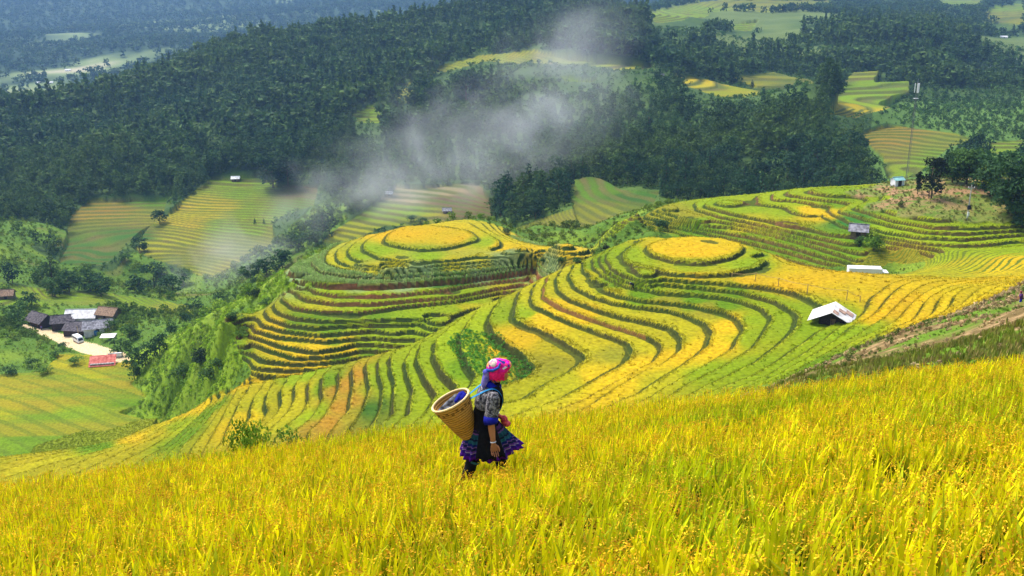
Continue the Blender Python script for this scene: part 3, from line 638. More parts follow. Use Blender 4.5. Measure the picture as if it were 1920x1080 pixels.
# --- the wooded ridge: the nearest trees one by one, the rest as a mass
x, y = jgrid(325, 1250, .66, lambda Y: 5.6+max(0, Y-550)*.0062)
z = gz(x, y); lb, fm, gi_, sj_ = lab_at(x, y)
hgt = (8+10*rng.random(len(x))**1.6)*(.65+.7*vnoise(x, y, 60))
inF = np.zeros(len(x), bool); ut0, vt0 = topix(x/y, z/y); ut1, vt1 = topix(x/y, (z+hgt)/y)
for poly, y0, y1 in FIELDS:
    for q in (0, .35, .7, 1.0): inF |= inpoly(poly, ut0+(ut1-ut0)*q, vt0+(vt1-vt0)*q) & (y < y1+50)
clear = fbm(x+77, y, 45, 2)
u_, v_ = topix(x/y, z/y)
glade = inpoly([(372,225),(400,232),(410,262),(440,300),(400,318),(375,300)], u_, v_)
ok = (lb == LI['G']) & ~fm & ~inF & ~((y > 820) & (x > .12*y) & (fbm(x+50, y, 130, 3) > -.02)) & visible_from(x, y, z, hgt) & (z/y < .05) & ~glade & (clear > -.27)
x, y, z, hgt, u_, v_ = [q[ok] for q in (x, y, z, hgt, u_, v_)]
lowbush = ((u_ > 700) & (u_ < 1000) & (v_ > 250) & (v_ < 350)) | ((u_ > 960) & (u_ < 1260) & (v_ > 130) & (v_ < 260)) | (rng.random(len(x)) < .06)
slope_r = (u_ > 1640) & (v_ > 120) & (v_ < 285) & (y < 700); hgt = np.where(lowbush, hgt*.5, hgt); hgt = np.where(slope_r, hgt*.28, hgt)
order = np.argsort(y); near = order[:0]
cand = order[(hgt[order] > 8) & (np.abs(x[order]/y[order]) < .53)][:280]
rest = np.setdiff1d(np.arange(len(x)), cand)
tone = np.clip(vnoise(x, y, 90)*1.3-.1, 0, 1)[:, None]
FC = colmix(len(x), (.026,.075,.030), (.045,.110,.036), (.105,.185,.038))*(1-.6*tone) + .6*tone*np.array((.12,.20,.032))
FC = FC*.74
isp = (rng.random(len(x)) < .20+.45*vnoise(x, y, 110))
for nm, m, pr in (('forest', isp & (y < 700), pine), ('forest', ~isp & (y < 700), broad), ('forest', isp & (y >= 700), far_p), ('forest', ~isp & (y >= 700), far_b)): pass
def merged_forest():
    m = np.zeros(len(x), bool); m[rest] = True
    objs = []
    for sel, pr in ((isp & (y < 640), pine), (~isp & (y < 640), broad), (isp & (y >= 640), far_p), (~isp & (y >= 640), far_b)):
        I = np.nonzero(sel & m)[0]
        if len(I): objs.append((pr, I))
    V_, F_, C_ = [], [], []; o = 0
    for pr, I in objs:
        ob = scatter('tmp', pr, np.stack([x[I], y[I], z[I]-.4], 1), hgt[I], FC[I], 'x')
        me = ob.data; nv = len(me.vertices); a = np.empty(nv*3, np.float32); me.vertices.foreach_get('co', a); V_.append(a.reshape(-1, 3))
        f = np.empty(len(me.loops), np.int32); me.loops.foreach_get('vertex_index', f); F_.append(f.reshape(-1, 4)+o)
        c = np.empty(nv*4, np.float32); me.color_attributes['alb'].data.foreach_get('color', c); C_.append(c.reshape(-1, 4)[:, :3]); o += nv
        bpy.data.objects.remove(ob); bpy.data.meshes.remove(me)
    ob = link_obj('forest', np_mesh('forest', np.concatenate(V_), np.concatenate(F_), mat_leaf, False, np.concatenate(C_)))
    tag(ob, 'dark green mixed forest covering the long ridge across the valley', kind='stuff')
    print('forest trees', len(rest), 'faces', len(ob.data.polygons))
merged_forest()
def tree_proto(name, kind, n, leaf, seed, rgb, h, label, cat, loc, group=None, rz=0, wide=1.0):
    p = Proto(kind, n, leaf, seed); e = empty(name, loc, rz); tag(e, label, cat, group)
    sc = np.array([h*wide, h*wide, h])
    r = np.random.default_rng(seed); c = np.array(rgb)[None]*p.t[:, None]
    link_obj('crown', np_mesh('crown', p.v*sc, p.f, mat_leaf, False, c), e)
    link_obj('trunk', np_mesh('trunk', p.tv*sc, p.tf, mat_bark, True), e)
    return e
protoI = []
for k, I in enumerate(cand):
    loc = (x[I], y[I], z[I]-.3)
    kind = 'pine' if isp[I] else 'broad'
    if k < 10:
        kind = 'pine' if k % 2 == 0 else 'broad'
        e = tree_proto('pine_tree' if kind == 'pine' else 'broadleaf_tree', kind, 420 if kind == 'pine' else 420, .085 if kind == 'pine' else .085, 200+k, [(.022,.060,.022),(.041,.088,.024),(.032,.076,.026),(.058,.105,.024),(.027,.068,.027)][k % 5], 10.5,
            'dark green conifer in the lower rows of the forest across the valley' if kind == 'pine' else 'rounded broadleaf tree in the lower rows of the forest across the valley', 'tree', loc, 'forest conifers' if kind == 'pine' else 'forest broadleaf trees')
        protoI.append(e)
    else:
        e = copy_tree(protoI[int(rng.integers(0, 5))*2+(0 if isp[I] else 1)]); e.location = loc
    e.scale = (hgt[I]/10.5,)*3; e.rotation_euler = (0, 0, rng.random()*6.28)
# --- far mountains
x, y = jgrid(1300, 4200, .64, lambda Y: 15+Y*.0035); z = gz(x, y); lb, fm, gi_, sj_ = lab_at(x, y)
fnp = fn[gi_, sj_]; keep_ = (lb == LI['M']) & visible_from(x, y, z, 14) & ((fnp < .0) | (y > 2500) | (rng.random(len(x)) < .10)) & (z/y < .05)
x, y, z = x[keep_], y[keep_], z[keep_]
scatter('mountain_forest', far_b, np.stack([x, y, z-1], 1), 13+9*rng.random(len(x)), colmix(len(x), (.035,.085,.03), (.05,.10,.035), (.08,.125,.035)), 'blue hazed forest on the far mountain slopes')
# far right slopes beyond the ridge
x, y = jgrid(1250, 1700, .66, lambda Y: 11); z = gz(x, y); lb, fm, gi_, sj_ = lab_at(x, y); keep_ = (lb == LI['G']) & ~fm & visible_from(x, y, z, 12)
x, y, z = x[keep_], y[keep_], z[keep_]
if len(x): scatter('hill_forest', far_b, np.stack([x, y, z-1], 1), 9+5*rng.random(len(x)), colmix(len(x), (.035,.085,.03), (.06,.11,.03)), 'distant wood on the hazy hills at the top of the valley')
VILLAGE_CLEAR = [(75,603,7),(110,605,6),(150,600,9),(180,612,7),(155,590,7),(190,672,6),(150,635,5),(125,640,4),(205,632,4)]
# --- scrub on the wild slopes
x, y = jgrid(168, 520, .66, lambda Y: 1.55+max(0, Y-170)*.0075); z = gz(x, y); lb, fm, gi_, sj_ = lab_at(x, y)
den = fbm(x, y, 22, 3); u_, v_ = topix(x/y, z/y)
bare = inpoly([(310,545),(370,520),(405,540),(400,575),(330,570)], u_, v_)
yel = (lb == LI['W']) & (x > 40) & (y < 190)
ok = ((lb == LI['W']) & (den > -.34) & ~yel | (lb == LI['V']) & (den > -.22)) & (rd[gi_, sj_] > 4.5) & ~bare & visible_from(x, y, z, 3)
hut_clear = np.zeros(len(x), bool)
for (uu, vv, rr_) in VILLAGE_CLEAR:
    hp = hit(uu, vv); hut_clear |= np.hypot(x-hp.x, y-hp.y) < rr_
ok &= ~hut_clear & ~((x < -25) & (y < 285) & (rng.random(len(x)) < .62))
x, y, z, den, lb, u_, v_ = [q[ok] for q in (x, y, z, den, lb, u_, v_)]
hs = (.7+2.5*rng.random(len(x))**2.5)*(1+np.clip(den*3, -.4, 1.0))*np.clip(y/300, .6, 1.25)
dark = np.clip(den*3.2-.02, 0, 1)[:, None]; brt = colmix(len(x), (.11,.22,.02), (.19,.28,.02), (.08,.17,.018), (.22,.26,.035)); dk = colmix(len(x), (.040,.10,.022), (.07,.14,.025))
flank_ = ((x < -25) & (y < 290))[:, None]; dark = np.where(flank_, dark*.45, dark); brt = np.where(flank_, brt*1.7, brt); CC = brt*(1-dark)+dk*dark
right = ((u_ > 930) & (u_ < 1160) & (v_ < 480))[:, None]; CC = np.where(right, CC*.5+.5*np.array((.12,.13,.025)), CC)
scatter('scrub', bushes, np.stack([x, y, z-.15], 1), hs, CC, 'mixed green scrub and tall weeds on the untilled slopes')
print('scrub', len(x))
# ---------------------------------------------------------------- the ripe rice in the foreground
mat_rice = attr_mat('rice_blades', 6.0, .22, .6, 0); add_translucency(mat_rice, .28)
def strip(base, dirh, L, w, lean, bend, seg, r):
    """a blade: n segments, starts near vertical and bends over"""
    pts_, th = [np.array(base)], lean
    d = np.array([math.cos(dirh), math.sin(dirh), 0.0]); side = np.array([-math.sin(dirh), math.cos(dirh), 0.0])
    tw = r.normal()*.5; side = side*math.cos(tw)+d*math.sin(tw)
    for i in range(seg):
        th += bend/seg*(.4+1.2*i/seg); pts_.append(pts_[-1]+(d*math.sin(th)+np.array([0, 0, 1.0])*math.cos(th))*L/seg)
    return pts_, side
def rice_clump(seed):
    r = np.random.default_rng(seed); V_, F_, C_ = [], [], []
    def quadstrip(P_, side, ws, cols):
        o = len(V_)
        for p, w_, c in zip(P_, ws, cols): V_.append(p-side*w_); V_.append(p+side*w_); C_.append(c); C_.append(c)
        for i in range(len(P_)-1): F_.append((o+2*i, o+2*i+1, o+2*i+3, o+2*i+2))
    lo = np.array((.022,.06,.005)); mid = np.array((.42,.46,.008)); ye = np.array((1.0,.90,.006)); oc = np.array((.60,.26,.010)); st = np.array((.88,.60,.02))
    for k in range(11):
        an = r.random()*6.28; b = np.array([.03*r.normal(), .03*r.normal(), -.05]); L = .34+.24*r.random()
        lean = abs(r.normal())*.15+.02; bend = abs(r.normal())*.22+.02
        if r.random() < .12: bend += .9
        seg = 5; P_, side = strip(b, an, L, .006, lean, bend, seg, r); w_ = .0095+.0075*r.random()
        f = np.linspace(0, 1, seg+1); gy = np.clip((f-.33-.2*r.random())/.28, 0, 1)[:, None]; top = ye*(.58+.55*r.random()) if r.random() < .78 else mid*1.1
        fq = np.clip(f*2.1-.48, 0, 1)[:, None]; c0 = lo*(1-fq)+mid*fq  # green blade feet, darkened in the colour to deepen the shaded gaps
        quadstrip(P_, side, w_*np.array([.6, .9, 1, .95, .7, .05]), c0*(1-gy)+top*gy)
    for k in range(4):
        an = r.random()*6.28; b = np.array([.04*r.normal(), .04*r.normal(), 0]); L = .31+.12*r.random()
        P_, side = strip(b, an, L, .002, .05+.08*r.random(), .25, 3, r)
        quadstrip(P_, side, [.002]*4, [mid*.8, mid, st, st])
        # drooping head of grain
        d = np.array([math.cos(an), math.sin(an), 0]); p = P_[-1].copy(); th = .45; tone = .75+.5*r.random(); warm = r.random()
        gc = (oc*warm+st*(1-warm))*tone
        for i in range(9):
            th += .24; p = p+(d*math.sin(th)+np.array([0, 0, 1.0])*math.cos(th))*.021
            for q in range(2):
                o = len(V_); g = p+r.normal(size=3)*.010; ax = d*math.sin(th)+np.array([0, 0, 1.0])*math.cos(th)+r.normal(size=3)*.45; ax /= np.linalg.norm(ax)
                sd_ = np.cross(ax, r.normal(size=3)); sd_ /= np.linalg.norm(sd_); c = gc*(.7+.6*r.random())
                V_.extend([g-ax*.009, g+sd_*.0042, g+ax*.010, g-sd_*.0042]); C_.extend([c]*4); F_.append((o, o+1, o+2, o+3))
    return np.array(V_), np.array(F_), np.array(C_)
WYY = 10.1; WX = float(pix(911, 917)[0])*WYY
clumps = [rice_clump(900+i) for i in range(12)]
y_, x_ = [], []
Yc = 2.3
while Yc < 21.5:
    st_ = .195+.003*max(0, Yc-4)
    hw = .81*Yc+2.0; m = int(2*hw/st_); xx = (np.arange(m)+.5+.75*(rng.random(m)-.5))*st_-hw
    x_.append(xx); y_.append(Yc+.5*st_*(rng.random(m)-.5)); Yc += st_
x_, y_ = np.concatenate(x_), np.concatenate(y_)
ed = np.interp(x_/y_, SF, eYf[0]); hole = fbm(x_-30, y_, .9, 2)+.35*fbm(x_, y_, 3.5, 2); ok = (y_ < ed+.12*rng.normal(size=len(x_))) & ((hole > -.22) | (rng.random(len(x_)) < .6))
x_, y_ = x_[ok], y_[ok]
zr = A0-RICE_H+A1*x_+A2*y_
V_, F_, C_ = [], [], []; o = 0
pick = rng.integers(0, len(clumps), len(x_)); hsz = (.86+.24*rng.random(len(x_)))*(1+.30*fbm(x_, y_, 1.4, 2))*(1-.62*np.exp(-(((x_-WX+.05)/.6)**2+((y_-WYY+.45)/.6)**2))); wind = .10
green = np.clip(fbm(x_+40, y_, 1.8, 3)*3.6-.05, 0, 1)
for k, (v, f, c) in enumerate(clumps):
    I = np.nonzero(pick == k)[0]
    if len(I) == 0: continue
    a = rng.random(len(I))*6.28; ca, sa = np.cos(a)[:, None], np.sin(a)[:, None]
    lx = (wind+.10*rng.normal(size=len(I)))[:, None]; ly = (.09*rng.normal(size=len(I)))[:, None]
    X = (v[:, 0]*ca-v[:, 1]*sa)+lx*v[:, 2]**1.5*(v[:, 2] > 0)+x_[I, None] if False else (v[:, 0]*ca-v[:, 1]*sa)+lx*np.clip(v[:, 2], 0, 9)**1.5+x_[I, None]
    Yv = (v[:, 0]*sa+v[:, 1]*ca)+ly*np.clip(v[:, 2], 0, 9)**1.5+y_[I, None]; Z = v[:, 2]*hsz[I, None]+zr[I, None]
    V_.append(np.stack([X, Yv, Z], -1).reshape(-1, 3)); F_.append((f[None]+(np.arange(len(I))*len(v))[:, None, None]).reshape(-1, 4)+o); o += len(I)*len(v)
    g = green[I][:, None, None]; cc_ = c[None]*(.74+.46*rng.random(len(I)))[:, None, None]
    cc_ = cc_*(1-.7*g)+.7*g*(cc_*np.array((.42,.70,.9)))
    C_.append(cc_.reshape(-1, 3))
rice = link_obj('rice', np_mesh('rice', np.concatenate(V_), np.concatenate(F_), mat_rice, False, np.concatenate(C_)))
tag(rice, 'ripe yellow rice with drooping grain heads filling the near slope', kind='stuff')
print('rice clumps', len(x_), 'faces', len(rice.data.polygons))
# weeds on the bank below the field's edge
s_ = rng.random(2600)*1.3-.65; e_ = np.interp(s_, SF, eYf[0]); yb = e_+.25+2.2*rng.random(2600)**1.3; xb = s_*yb; zb_ = gz(xb, yb)
okb = (rng.random(2600) < .35+.65*(vnoise(xb, yb, 1.2) > .5))
scatter('weeds', [Proto('bush', 70, .13, 300+i) for i in range(3)], np.stack([xb, yb, zb_-.03], 1)[okb], (.18+.38*rng.random(2600)**2)[okb], colmix(2600, (.14,.28,.02), (.22,.32,.03), (.10,.20,.05))[okb], 'low green weeds along the edge of the near rice field')
# ---------------------------------------------------------------- solid builders
class MB:
    """collects boxes, prisms and tubes into one mesh"""
    def __init__(s): s.v, s.f = [], []
    def add(s, v, f):
        o = len(s.v); s.v += [tuple(map(float, q)) for q in v]; s.f += [tuple(int(i)+o for i in g) for g in f]; return s
    def box(s, x0, x1, y0, y1, z0, z1, M=None):
        v = [(x, y, z) for z in (z0, z1) for y in (y0, y1) for x in (x0, x1)]
        if M: v = [M @ Vector(q) for q in v]
        return s.add(v, [(0, 2, 3, 1), (4, 5, 7, 6), (0, 1, 5, 4), (2, 6, 7, 3), (0, 4, 6, 2), (1, 3, 7, 5)])
    def prism(s, poly, y0, y1, axis='y'):
        n = len(poly); v = [(a, y0, b) for a, b in poly]+[(a, y1, b) for a, b in poly]
        if axis == 'x': v = [(y, a, b) for a, y, b in v]
        if axis == 'z': v = [(a, b, y) for a, y, b in v]
        return s.add(v, [tuple(range(n)), tuple(range(2*n-1, n-1, -1))]+[(i, i+n, (i+1) % n+n, (i+1) % n) for i in range(n)])
    def tube(s, path, sides=6):
        v, f = tubes([path], sides); o = len(s.v); s.add(v, f)
        n = len(v); s.f.append(tuple(o+i for i in range(sides)))
        s.f.append(tuple(o+n-sides+i for i in range(sides))); return s
    def slab(s, quad, th, corr=0, n=14):
        """sheet over a quad (a, b along the ridge; d, c along the eave), with ribs running down"""
        a, b, c, d = [np.array(q, float) for q in quad]; nr = np.cross(b-a, d-a); nr /= np.linalg.norm(nr); o = len(s.v); m = n*2+1 if corr else 2
        for lay in (0, 1):
            for i in range(m):
                t_ = i/(m-1); off = nr*(th*lay+(corr if corr and i % 2 else 0)); s.v.append(tuple(a*(1-t_)+b*t_+off)); s.v.append(tuple(d*(1-t_)+c*t_+off))
        for lay in (0, 1):
            for i in range(m-1):
                k = o+lay*2*m+2*i; s.f.append((k, k+1, k+3, k+2) if lay else (k, k+2, k+3, k+1))
        for i in range(m-1):
            for q in (0, 1): k = o+2*i+q; s.f.append((k, k+2, k+2+2*m, k+2*m) if q == 0 else (k, k+2*m, k+2+2*m, k+2))
        for i in (0, m-1): k = o+2*i; s.f.append((k, k+1, k+1+2*m, k+2*m))
        return s
    def build(s, name, mat, parent=None, smooth=False, bevel=0):
        me = bpy.data.meshes.new(name); me.from_pydata(s.v, [], s.f); bm = bmesh.new(); bm.from_mesh(me)
        bmesh.ops.recalc_face_normals(bm, faces=bm.faces)
        if bevel: bmesh.ops.bevel(bm, geom=list(bm.edges), offset=bevel, segments=2, affect='EDGES', profile=.6)
        bm.to_mesh(me); bm.free()
        if smooth: me.polygons.foreach_set('use_smooth', np.ones(len(me.polygons), bool))
        me.materials.append(mat); me.update(); return link_obj(name, me, parent)
M_ = {'darkwood': simple('dark_wood', (.045,.030,.024), .85, .5, 4), 'wood': simple('weathered_wood', (.20,.13,.08), .85, .4, 5), 'bamboo': simple('bamboo', (.42,.30,.13), .7, .35, 6),
      'whitesheet': simple('white_sheet', (.62,.57,.52), .45, .12, .9, (.88,.87,.86)), 'greyroof': simple('grey_roof', (.20,.19,.21), .8, .45, 1.4, (.36,.35,.38)), 'slate': simple('slate_roof', (.085,.075,.085), .85, .5, 1.6, (.16,.14,.15)),
      'brownroof': simple('thatch_roof', (.26,.17,.11), .9, .4, 2), 'redroof': simple('red_sheet', (.55,.09,.07), .6, .3, 1.2, (.70,.22,.17)), 'rust': simple('rust_sheet', (.42,.27,.20), .7, .4, 1.5),
      'render': simple('pale_render', (.62,.58,.52), .9, .2, 1.0), 'stone': simple('stone_wall', (.30,.28,.27), .9, .5, 2.2), 'white': simple('white_paint', (.82,.82,.82), .3, .05, 1), 'glass': simple('dark_glass', (.02,.025,.03), .12, .1, 1),
      'tyre': simple('tyre', (.02,.02,.02), .9, .1, 3), 'steel': simple('galvanised_steel', (.40,.42,.43), .45, .2, 3), 'darksteel': simple('weathered_steel', (.16,.16,.17), .6, .2, 3), 'teal': simple('teal_roof', (.25,.48,.46), .5, .2, 1), 'concrete': simple('concrete', (.42,.41,.39), .9, .25, 3),
      'earth': simple('bare_earth', (.40,.17,.09), .95, .35, .5), 'pale_earth': simple('pale_earth', (.62,.50,.30), .95, .2, .6), 'blue': simple('blue_plastic', (.05,.16,.30), .5, .2, 1), 'black': simple('black_iron', (.03,.03,.035), .6, .2, 4), 'lamp': simple('headlight', (.8,.8,.75), .2, .1, 1), 'red': simple('red_lens', (.5,.03,.02), .3, .1, 1)}
def at(u, v, dz=0.0, ymin=14): h = hit(u, v, ymin); return Vector((h.x, h.y, h.z+dz))
def gable_house(name, label, cat, loc, rz, L, W, hw, hr, wallm, roofm, group=None, over=.5, door=True, wins=1, corr=.03, chim=False):
    """ridge along local x; front face at -y"""
    e = empty(name, loc, rz); tag(e, label, cat, group)
    b = MB(); b.prism([(-W/2, -.8), (W/2, -.8), (W/2, hw), (0, hw+hr*(1-.02)), (-W/2, hw)], -L/2, L/2, 'x'); b.build('wall', wallm, e)
    r = MB(); k = hr/(W/2); yo = W/2+over; zo = hw-k*over; zr = hw+hr+.05
    r.slab(((-L/2-over, 0, zr), (L/2+over, 0, zr), (L/2+over, -yo, zo+.05), (-L/2-over, -yo, zo+.05)), .06, corr, max(6, int(L*2.2)))
    r.slab(((L/2+over, 0, zr), (-L/2-over, 0, zr), (-L/2-over, yo, zo+.05), (L/2+over, yo, zo+.05)), .06, corr, max(6, int(L*2.2)))
    r.tube([((-L/2-over, 0, zr+.06), .09), ((L/2+over, 0, zr+.06), .09)], 6); r.build('roof', roofm, e)
    if door: MB().box(-.45, .45, -W/2-.05, -W/2+.02, 0, min(1.9, hw-.1)).build('door', M_['darkwood'], e)
    for i in range(wins):
        x = (i+.5)/wins*L-L/2 if wins > 1 else L*.3
        if abs(x) < .9: x = .9+.55
        w = MB().box(x-.45, x+.45, -W/2-.045, -W/2+.02, .9, min(1.75, hw-.15)).build('window', M_['wood'], e)
        MB().box(x-.36, x+.36, -W/2-.06, -W/2-.02, .98, min(1.67, hw-.22)).build('pane', M_['glass'], w)
    return e
# the field hut on the terrace
hp = at(1561, 603); hut = empty('field_hut', (hp.x, hp.y, hp.z-.1), R(-23)); tag(hut, 'small dark wooden hut with a big white patched sheet roof on the terrace', 'hut')
b = MB(); b.prism([(-1.75, -.6), (1.75, -.6), (1.75, 1.15), (0, 2.05), (-1.75, 1.15)], -2.0, 2.0); b.build('wall', M_['darkwood'], hut)
for i in range(9): MB().box(-1.62+i*.4, -1.62+i*.4+.06, -2.06, -1.99, -.3, 1.15+(.85-abs(-1.6+i*.4)*.5)).build('post', M_['darkwood'], hut) if i % 4 == 0 else None
MB().box(-.15, .55, -2.05, -1.98, -.2, 1.2).build('door', M_['wood'], hut)
rf = MB(); rf.slab(((0, -3.0, 2.42), (0, 2.6, 2.42), (3.15, 2.5, .72), (3.0, -2.9, .80)), .05, .025, 14); rf.slab(((0, 2.6, 2.42), (0, -3.0, 2.42), (-3.35, -2.8, .72), (-3.2, 2.6, .75)), .05, .025, 14)
rf = rf.build('roof', M_['whitesheet'], hut)
def onroof(x0, x1, y0, y1): return ((x0, y0, 2.50-x0*.535), (x0, y1, 2.50-x0*.535), (x1, y1, 2.50-x1*.535), (x1, y0, 2.50-x1*.535))
for q in ((.75, 1.75, -.6, .7), (1.75, 2.75, .3, 1.9), (.12, .9, -2.6, -1.3)): MB().slab(onroof(*q), .03, .02, 4).build('rusty_sheet', M_['rust'], rf)
# village
VIL = 'houses of the hamlet by the track'
gable_house('timber_house', 'dark timber house with yellow moss on its roof, leftmost of the hamlet', 'house', at(78,609), R(-32), 8, 6.5, 2.3, 2.0, M_['darkwood'], M_['slate'], VIL)
gable_house('timber_house', 'dark timber house between the leftmost house and the house above the white van', 'house', at(121,611), R(14), 7, 5.5, 2.2, 1.7, M_['darkwood'], M_['slate'], VIL)
gable_house('timber_house', 'low broad dark roofed house directly behind the white van', 'house', at(151,623), R(-8), 8, 6.5, 1.9, 1.8, M_['darkwood'], M_['slate'], VIL)
gable_house('timber_house', 'house with a paler grey sheet roof on the right of the hamlet', 'house', at(186,621), R(16), 8.5, 6, 2.2, 1.7, M_['render'], M_['greyroof'], VIL)
gable_house('long_shed', 'long building under a bright white roof behind the hamlet houses', 'building', at(155,599), R(4), 9.5, 5.4, 1.7, 1.9, M_['render'], M_['whitesheet'], door=False, wins=0)
gable_house('old_shed', 'brown thatched shed beside the bright white roof', 'shed', at(205,594), R(-15), 6.5, 5, 1.7, 1.7, M_['wood'], M_['brownroof'], wins=0)
gable_house('low_shed', 'small purple brown roofed shed among bushes left of the hamlet', 'shed', at(14,558), R(10), 4.5, 4, 1.6, 1.4, M_['wood'], M_['brownroof'], wins=0)
tp = at(205,636); e = empty('white_shelter', tp, R(8)); tag(e, 'small open shelter with a flat white sheet roof beside the pale yard', 'shelter')
MB().slab(((-2.4, 1.2, 1.5), (2.2, 1.4, 1.5), (1.8, -1.4, 1.0), (-2.6, -1.2, 1.0)), .05, .03, 8).build('roof', M_['whitesheet'], e)
for qx, qy, qz in ((-2.2, 1, 1.4), (2, 1.1, 1.4), (1.6, -1.1, 1.0), (-2.3, -1, 1.0)): MB().tube([((qx, qy, -.6), .06), ((qx, qy, qz), .05)], 5).build('post', M_['wood'], e)
rp = at(193,683); e = empty('red_shed', (rp.x, rp.y, rp.z-.6), R(12)); tag(e, 'low shed with a pale red sheet roof below the track', 'shed')
MB().box(-3.2, 3.2, -1.4, 1.6, -1, 1.3).build('wall', M_['stone'], e); MB().slab(((-3.6, 2.0, 2.7), (3.6, 2.0, 2.7), (3.6, -1.9, .75), (-3.6, -1.9, .75)), .05, .05, 16).build('roof', M_['redroof'], e)
wp = at(217,671); e = empty('stone_wall', wp, R(14)); tag(e, 'short grey and white wall beside the red roofed shed', 'wall'); MB().box(-2.0, 2.0, -.2, .2, -.5, 1.5).build('masonry', M_['stone'], e); MB().box(-.4, 1.7, -.215, .215, .4, 1.53).build('whitewash', M_['white'], e)
tk = at(181,628); e = empty('water_tank', tk); tag(e, 'dark blue water tank in front of the grey roofed house', 'tank'); MB().tube([((0, 0, 0), .7), ((0, 0, 1.3), .7), ((0, 0, 1.5), .45), ((0, 0, 1.6), .2)], 14).build('tank', M_['blue'], e, True); MB().tube([((0, 0, 1.58), .16), ((0, 0, 1.68), .16)], 10).build('lid', M_['black'], e)
# vehicles
def wheel(e, x, y, r): w = MB().tube([((x, y-.11, r), r*.8), ((x, y-.09, r), r), ((x, y+.09, r), r), ((x, y+.11, r), r*.8)], 16).build('wheel', M_['tyre'], e); MB().tube([((x, y-.125, r), r*.5), ((x, y+.125, r), r*.5)], 10).build('rim', M_['steel'], w); return w
vp = at(147,641); ang = math.atan2(road[4][1]-road[3][1], road[4][0]-road[3][0]); van = empty('minibus', (vp.x, vp.y, vp.z+.02), ang); tag(van, 'white minibus parked on the pale dirt track in front of the hamlet', 'van')
MB().prism([(-2.5, .35), (2.3, .35), (2.5, .7), (2.45, 1.05), (1.85, 1.75), (1.6, 2.05), (1.2, 2.15), (-2.1, 2.15), (-2.45, 2.0), (-2.52, 1.1)], -.9, .9).build('body', M_['white'], van, False, .05)
for sd_ in (-1, 1):
    for x0, x1 in ((-2.2, -1.2), (-1.1, -.1), (0, .95)): MB().box(x0, x1, sd_*.895, sd_*.925, 1.25, 1.85).build('side_window', M_['glass'], van)
    MB().box(1.05, 1.6, sd_*.895, sd_*.925, 1.25, 1.75).build('side_window', M_['glass'], van); MB().box(2.42, 2.53, sd_*.45-.18*sd_, sd_*.45+.25*sd_, .72, .92).build('headlight', M_['lamp'], van); MB().box(-2.56, -2.48, sd_*.72-.1, sd_*.72+.1, .85, 1.25).build('tail_light', M_['red'], van)
MB().add([(2.44, -.75, 1.1), (2.44, .75, 1.1), (1.9, .7, 1.75), (1.9, -.7, 1.75), (2.47, -.75, 1.12), (2.47, .75, 1.12), (1.93, .7, 1.77), (1.93, -.7, 1.77)], [(0, 1, 2, 3), (7, 6, 5, 4), (0, 4, 5, 1), (1, 5, 6, 2), (2, 6, 7, 3), (3, 7, 4, 0)]).build('windscreen', M_['glass'], van)
MB().box(-2.56, -2.5, -.7, .7, 1.3, 1.9).build('rear_window', M_['glass'], van)
for x in (-1.6, 1.5):
    for y in (-.8, .8): wheel(van, x, y, .34)
s_, t_ = pix(1628, 503); Yt = 177.; zt = float(t_)*Yt; truck = empty('lorry', (float(s_)*Yt, Yt, zt-2.55), R(-7)); tag(truck, 'white box lorry half hidden behind the yellow saddle field', 'lorry')
MB().box(-3.6, 2.35, -1.05, 1.05, .85, 2.75).build('cargo_box', M_['white'], truck, False, .04); MB().prism([(2.45, .5), (3.75, .5), (3.8, 1.3), (3.5, 2.1), (2.45, 2.15)], -.98, .98).build('cab', M_['white'], truck, False, .04); MB().box(-3.5, 3.5, -.45, .45, .5, .82).build('chassis', M_['black'], truck)
MB().add([(3.79, -.8, 1.35), (3.79, .8, 1.35), (3.53, .75, 2.0), (3.53, -.75, 2.0), (3.82, -.8, 1.36), (3.82, .8, 1.36), (3.56, .75, 2.02), (3.56, -.75, 2.02)], [(0, 1, 2, 3), (7, 6, 5, 4), (0, 4, 5, 1), (1, 5, 6, 2), (2, 6, 7, 3), (3, 7, 4, 0)]).build('windscreen', M_['glass'], truck)
for sd_ in (-1, 1): MB().box(2.75, 3.4, sd_*.975, sd_*1.0, 1.35, 1.95).build('side_window', M_['glass'], truck)
for x in (-2.6, -1.6, 2.9):
    for y in (-.85, .85): wheel(truck, x, y, .45)
# bamboo rail fence on the saddle
fb = [at(u, v) for u, v in ((1372,519),(1416,527),(1459,537),(1513,552),(1587,563),(1612,566))]; f0 = fb[0]
fence = empty('bamboo_fence', f0); tag(fence, 'thin bamboo rail fence crossing the yellow saddle field behind the hut', 'fence'); tops = []
for i, p in enumerate(fb):
    q = p-f0; hh = (.7, 1.5, 1.5, 1.7, 1.7, 1.0)[i]; MB().tube([((q.x, q.y, q.z-.2), .07), ((q.x+.05, q.y, q.z+hh), .055)], 6).build('post', M_['bamboo'], fence); tops.append(Vector((q.x+.05, q.y, q.z+hh-.12)))
for a, c in zip(tops[:-1], tops[1:]):
    m_ = (a+c)/2; MB().tube([(tuple(a), .035), ((m_.x, m_.y, m_.z-.18), .035), (tuple(c), .035)], 5).build('rail', M_['bamboo'], fence)
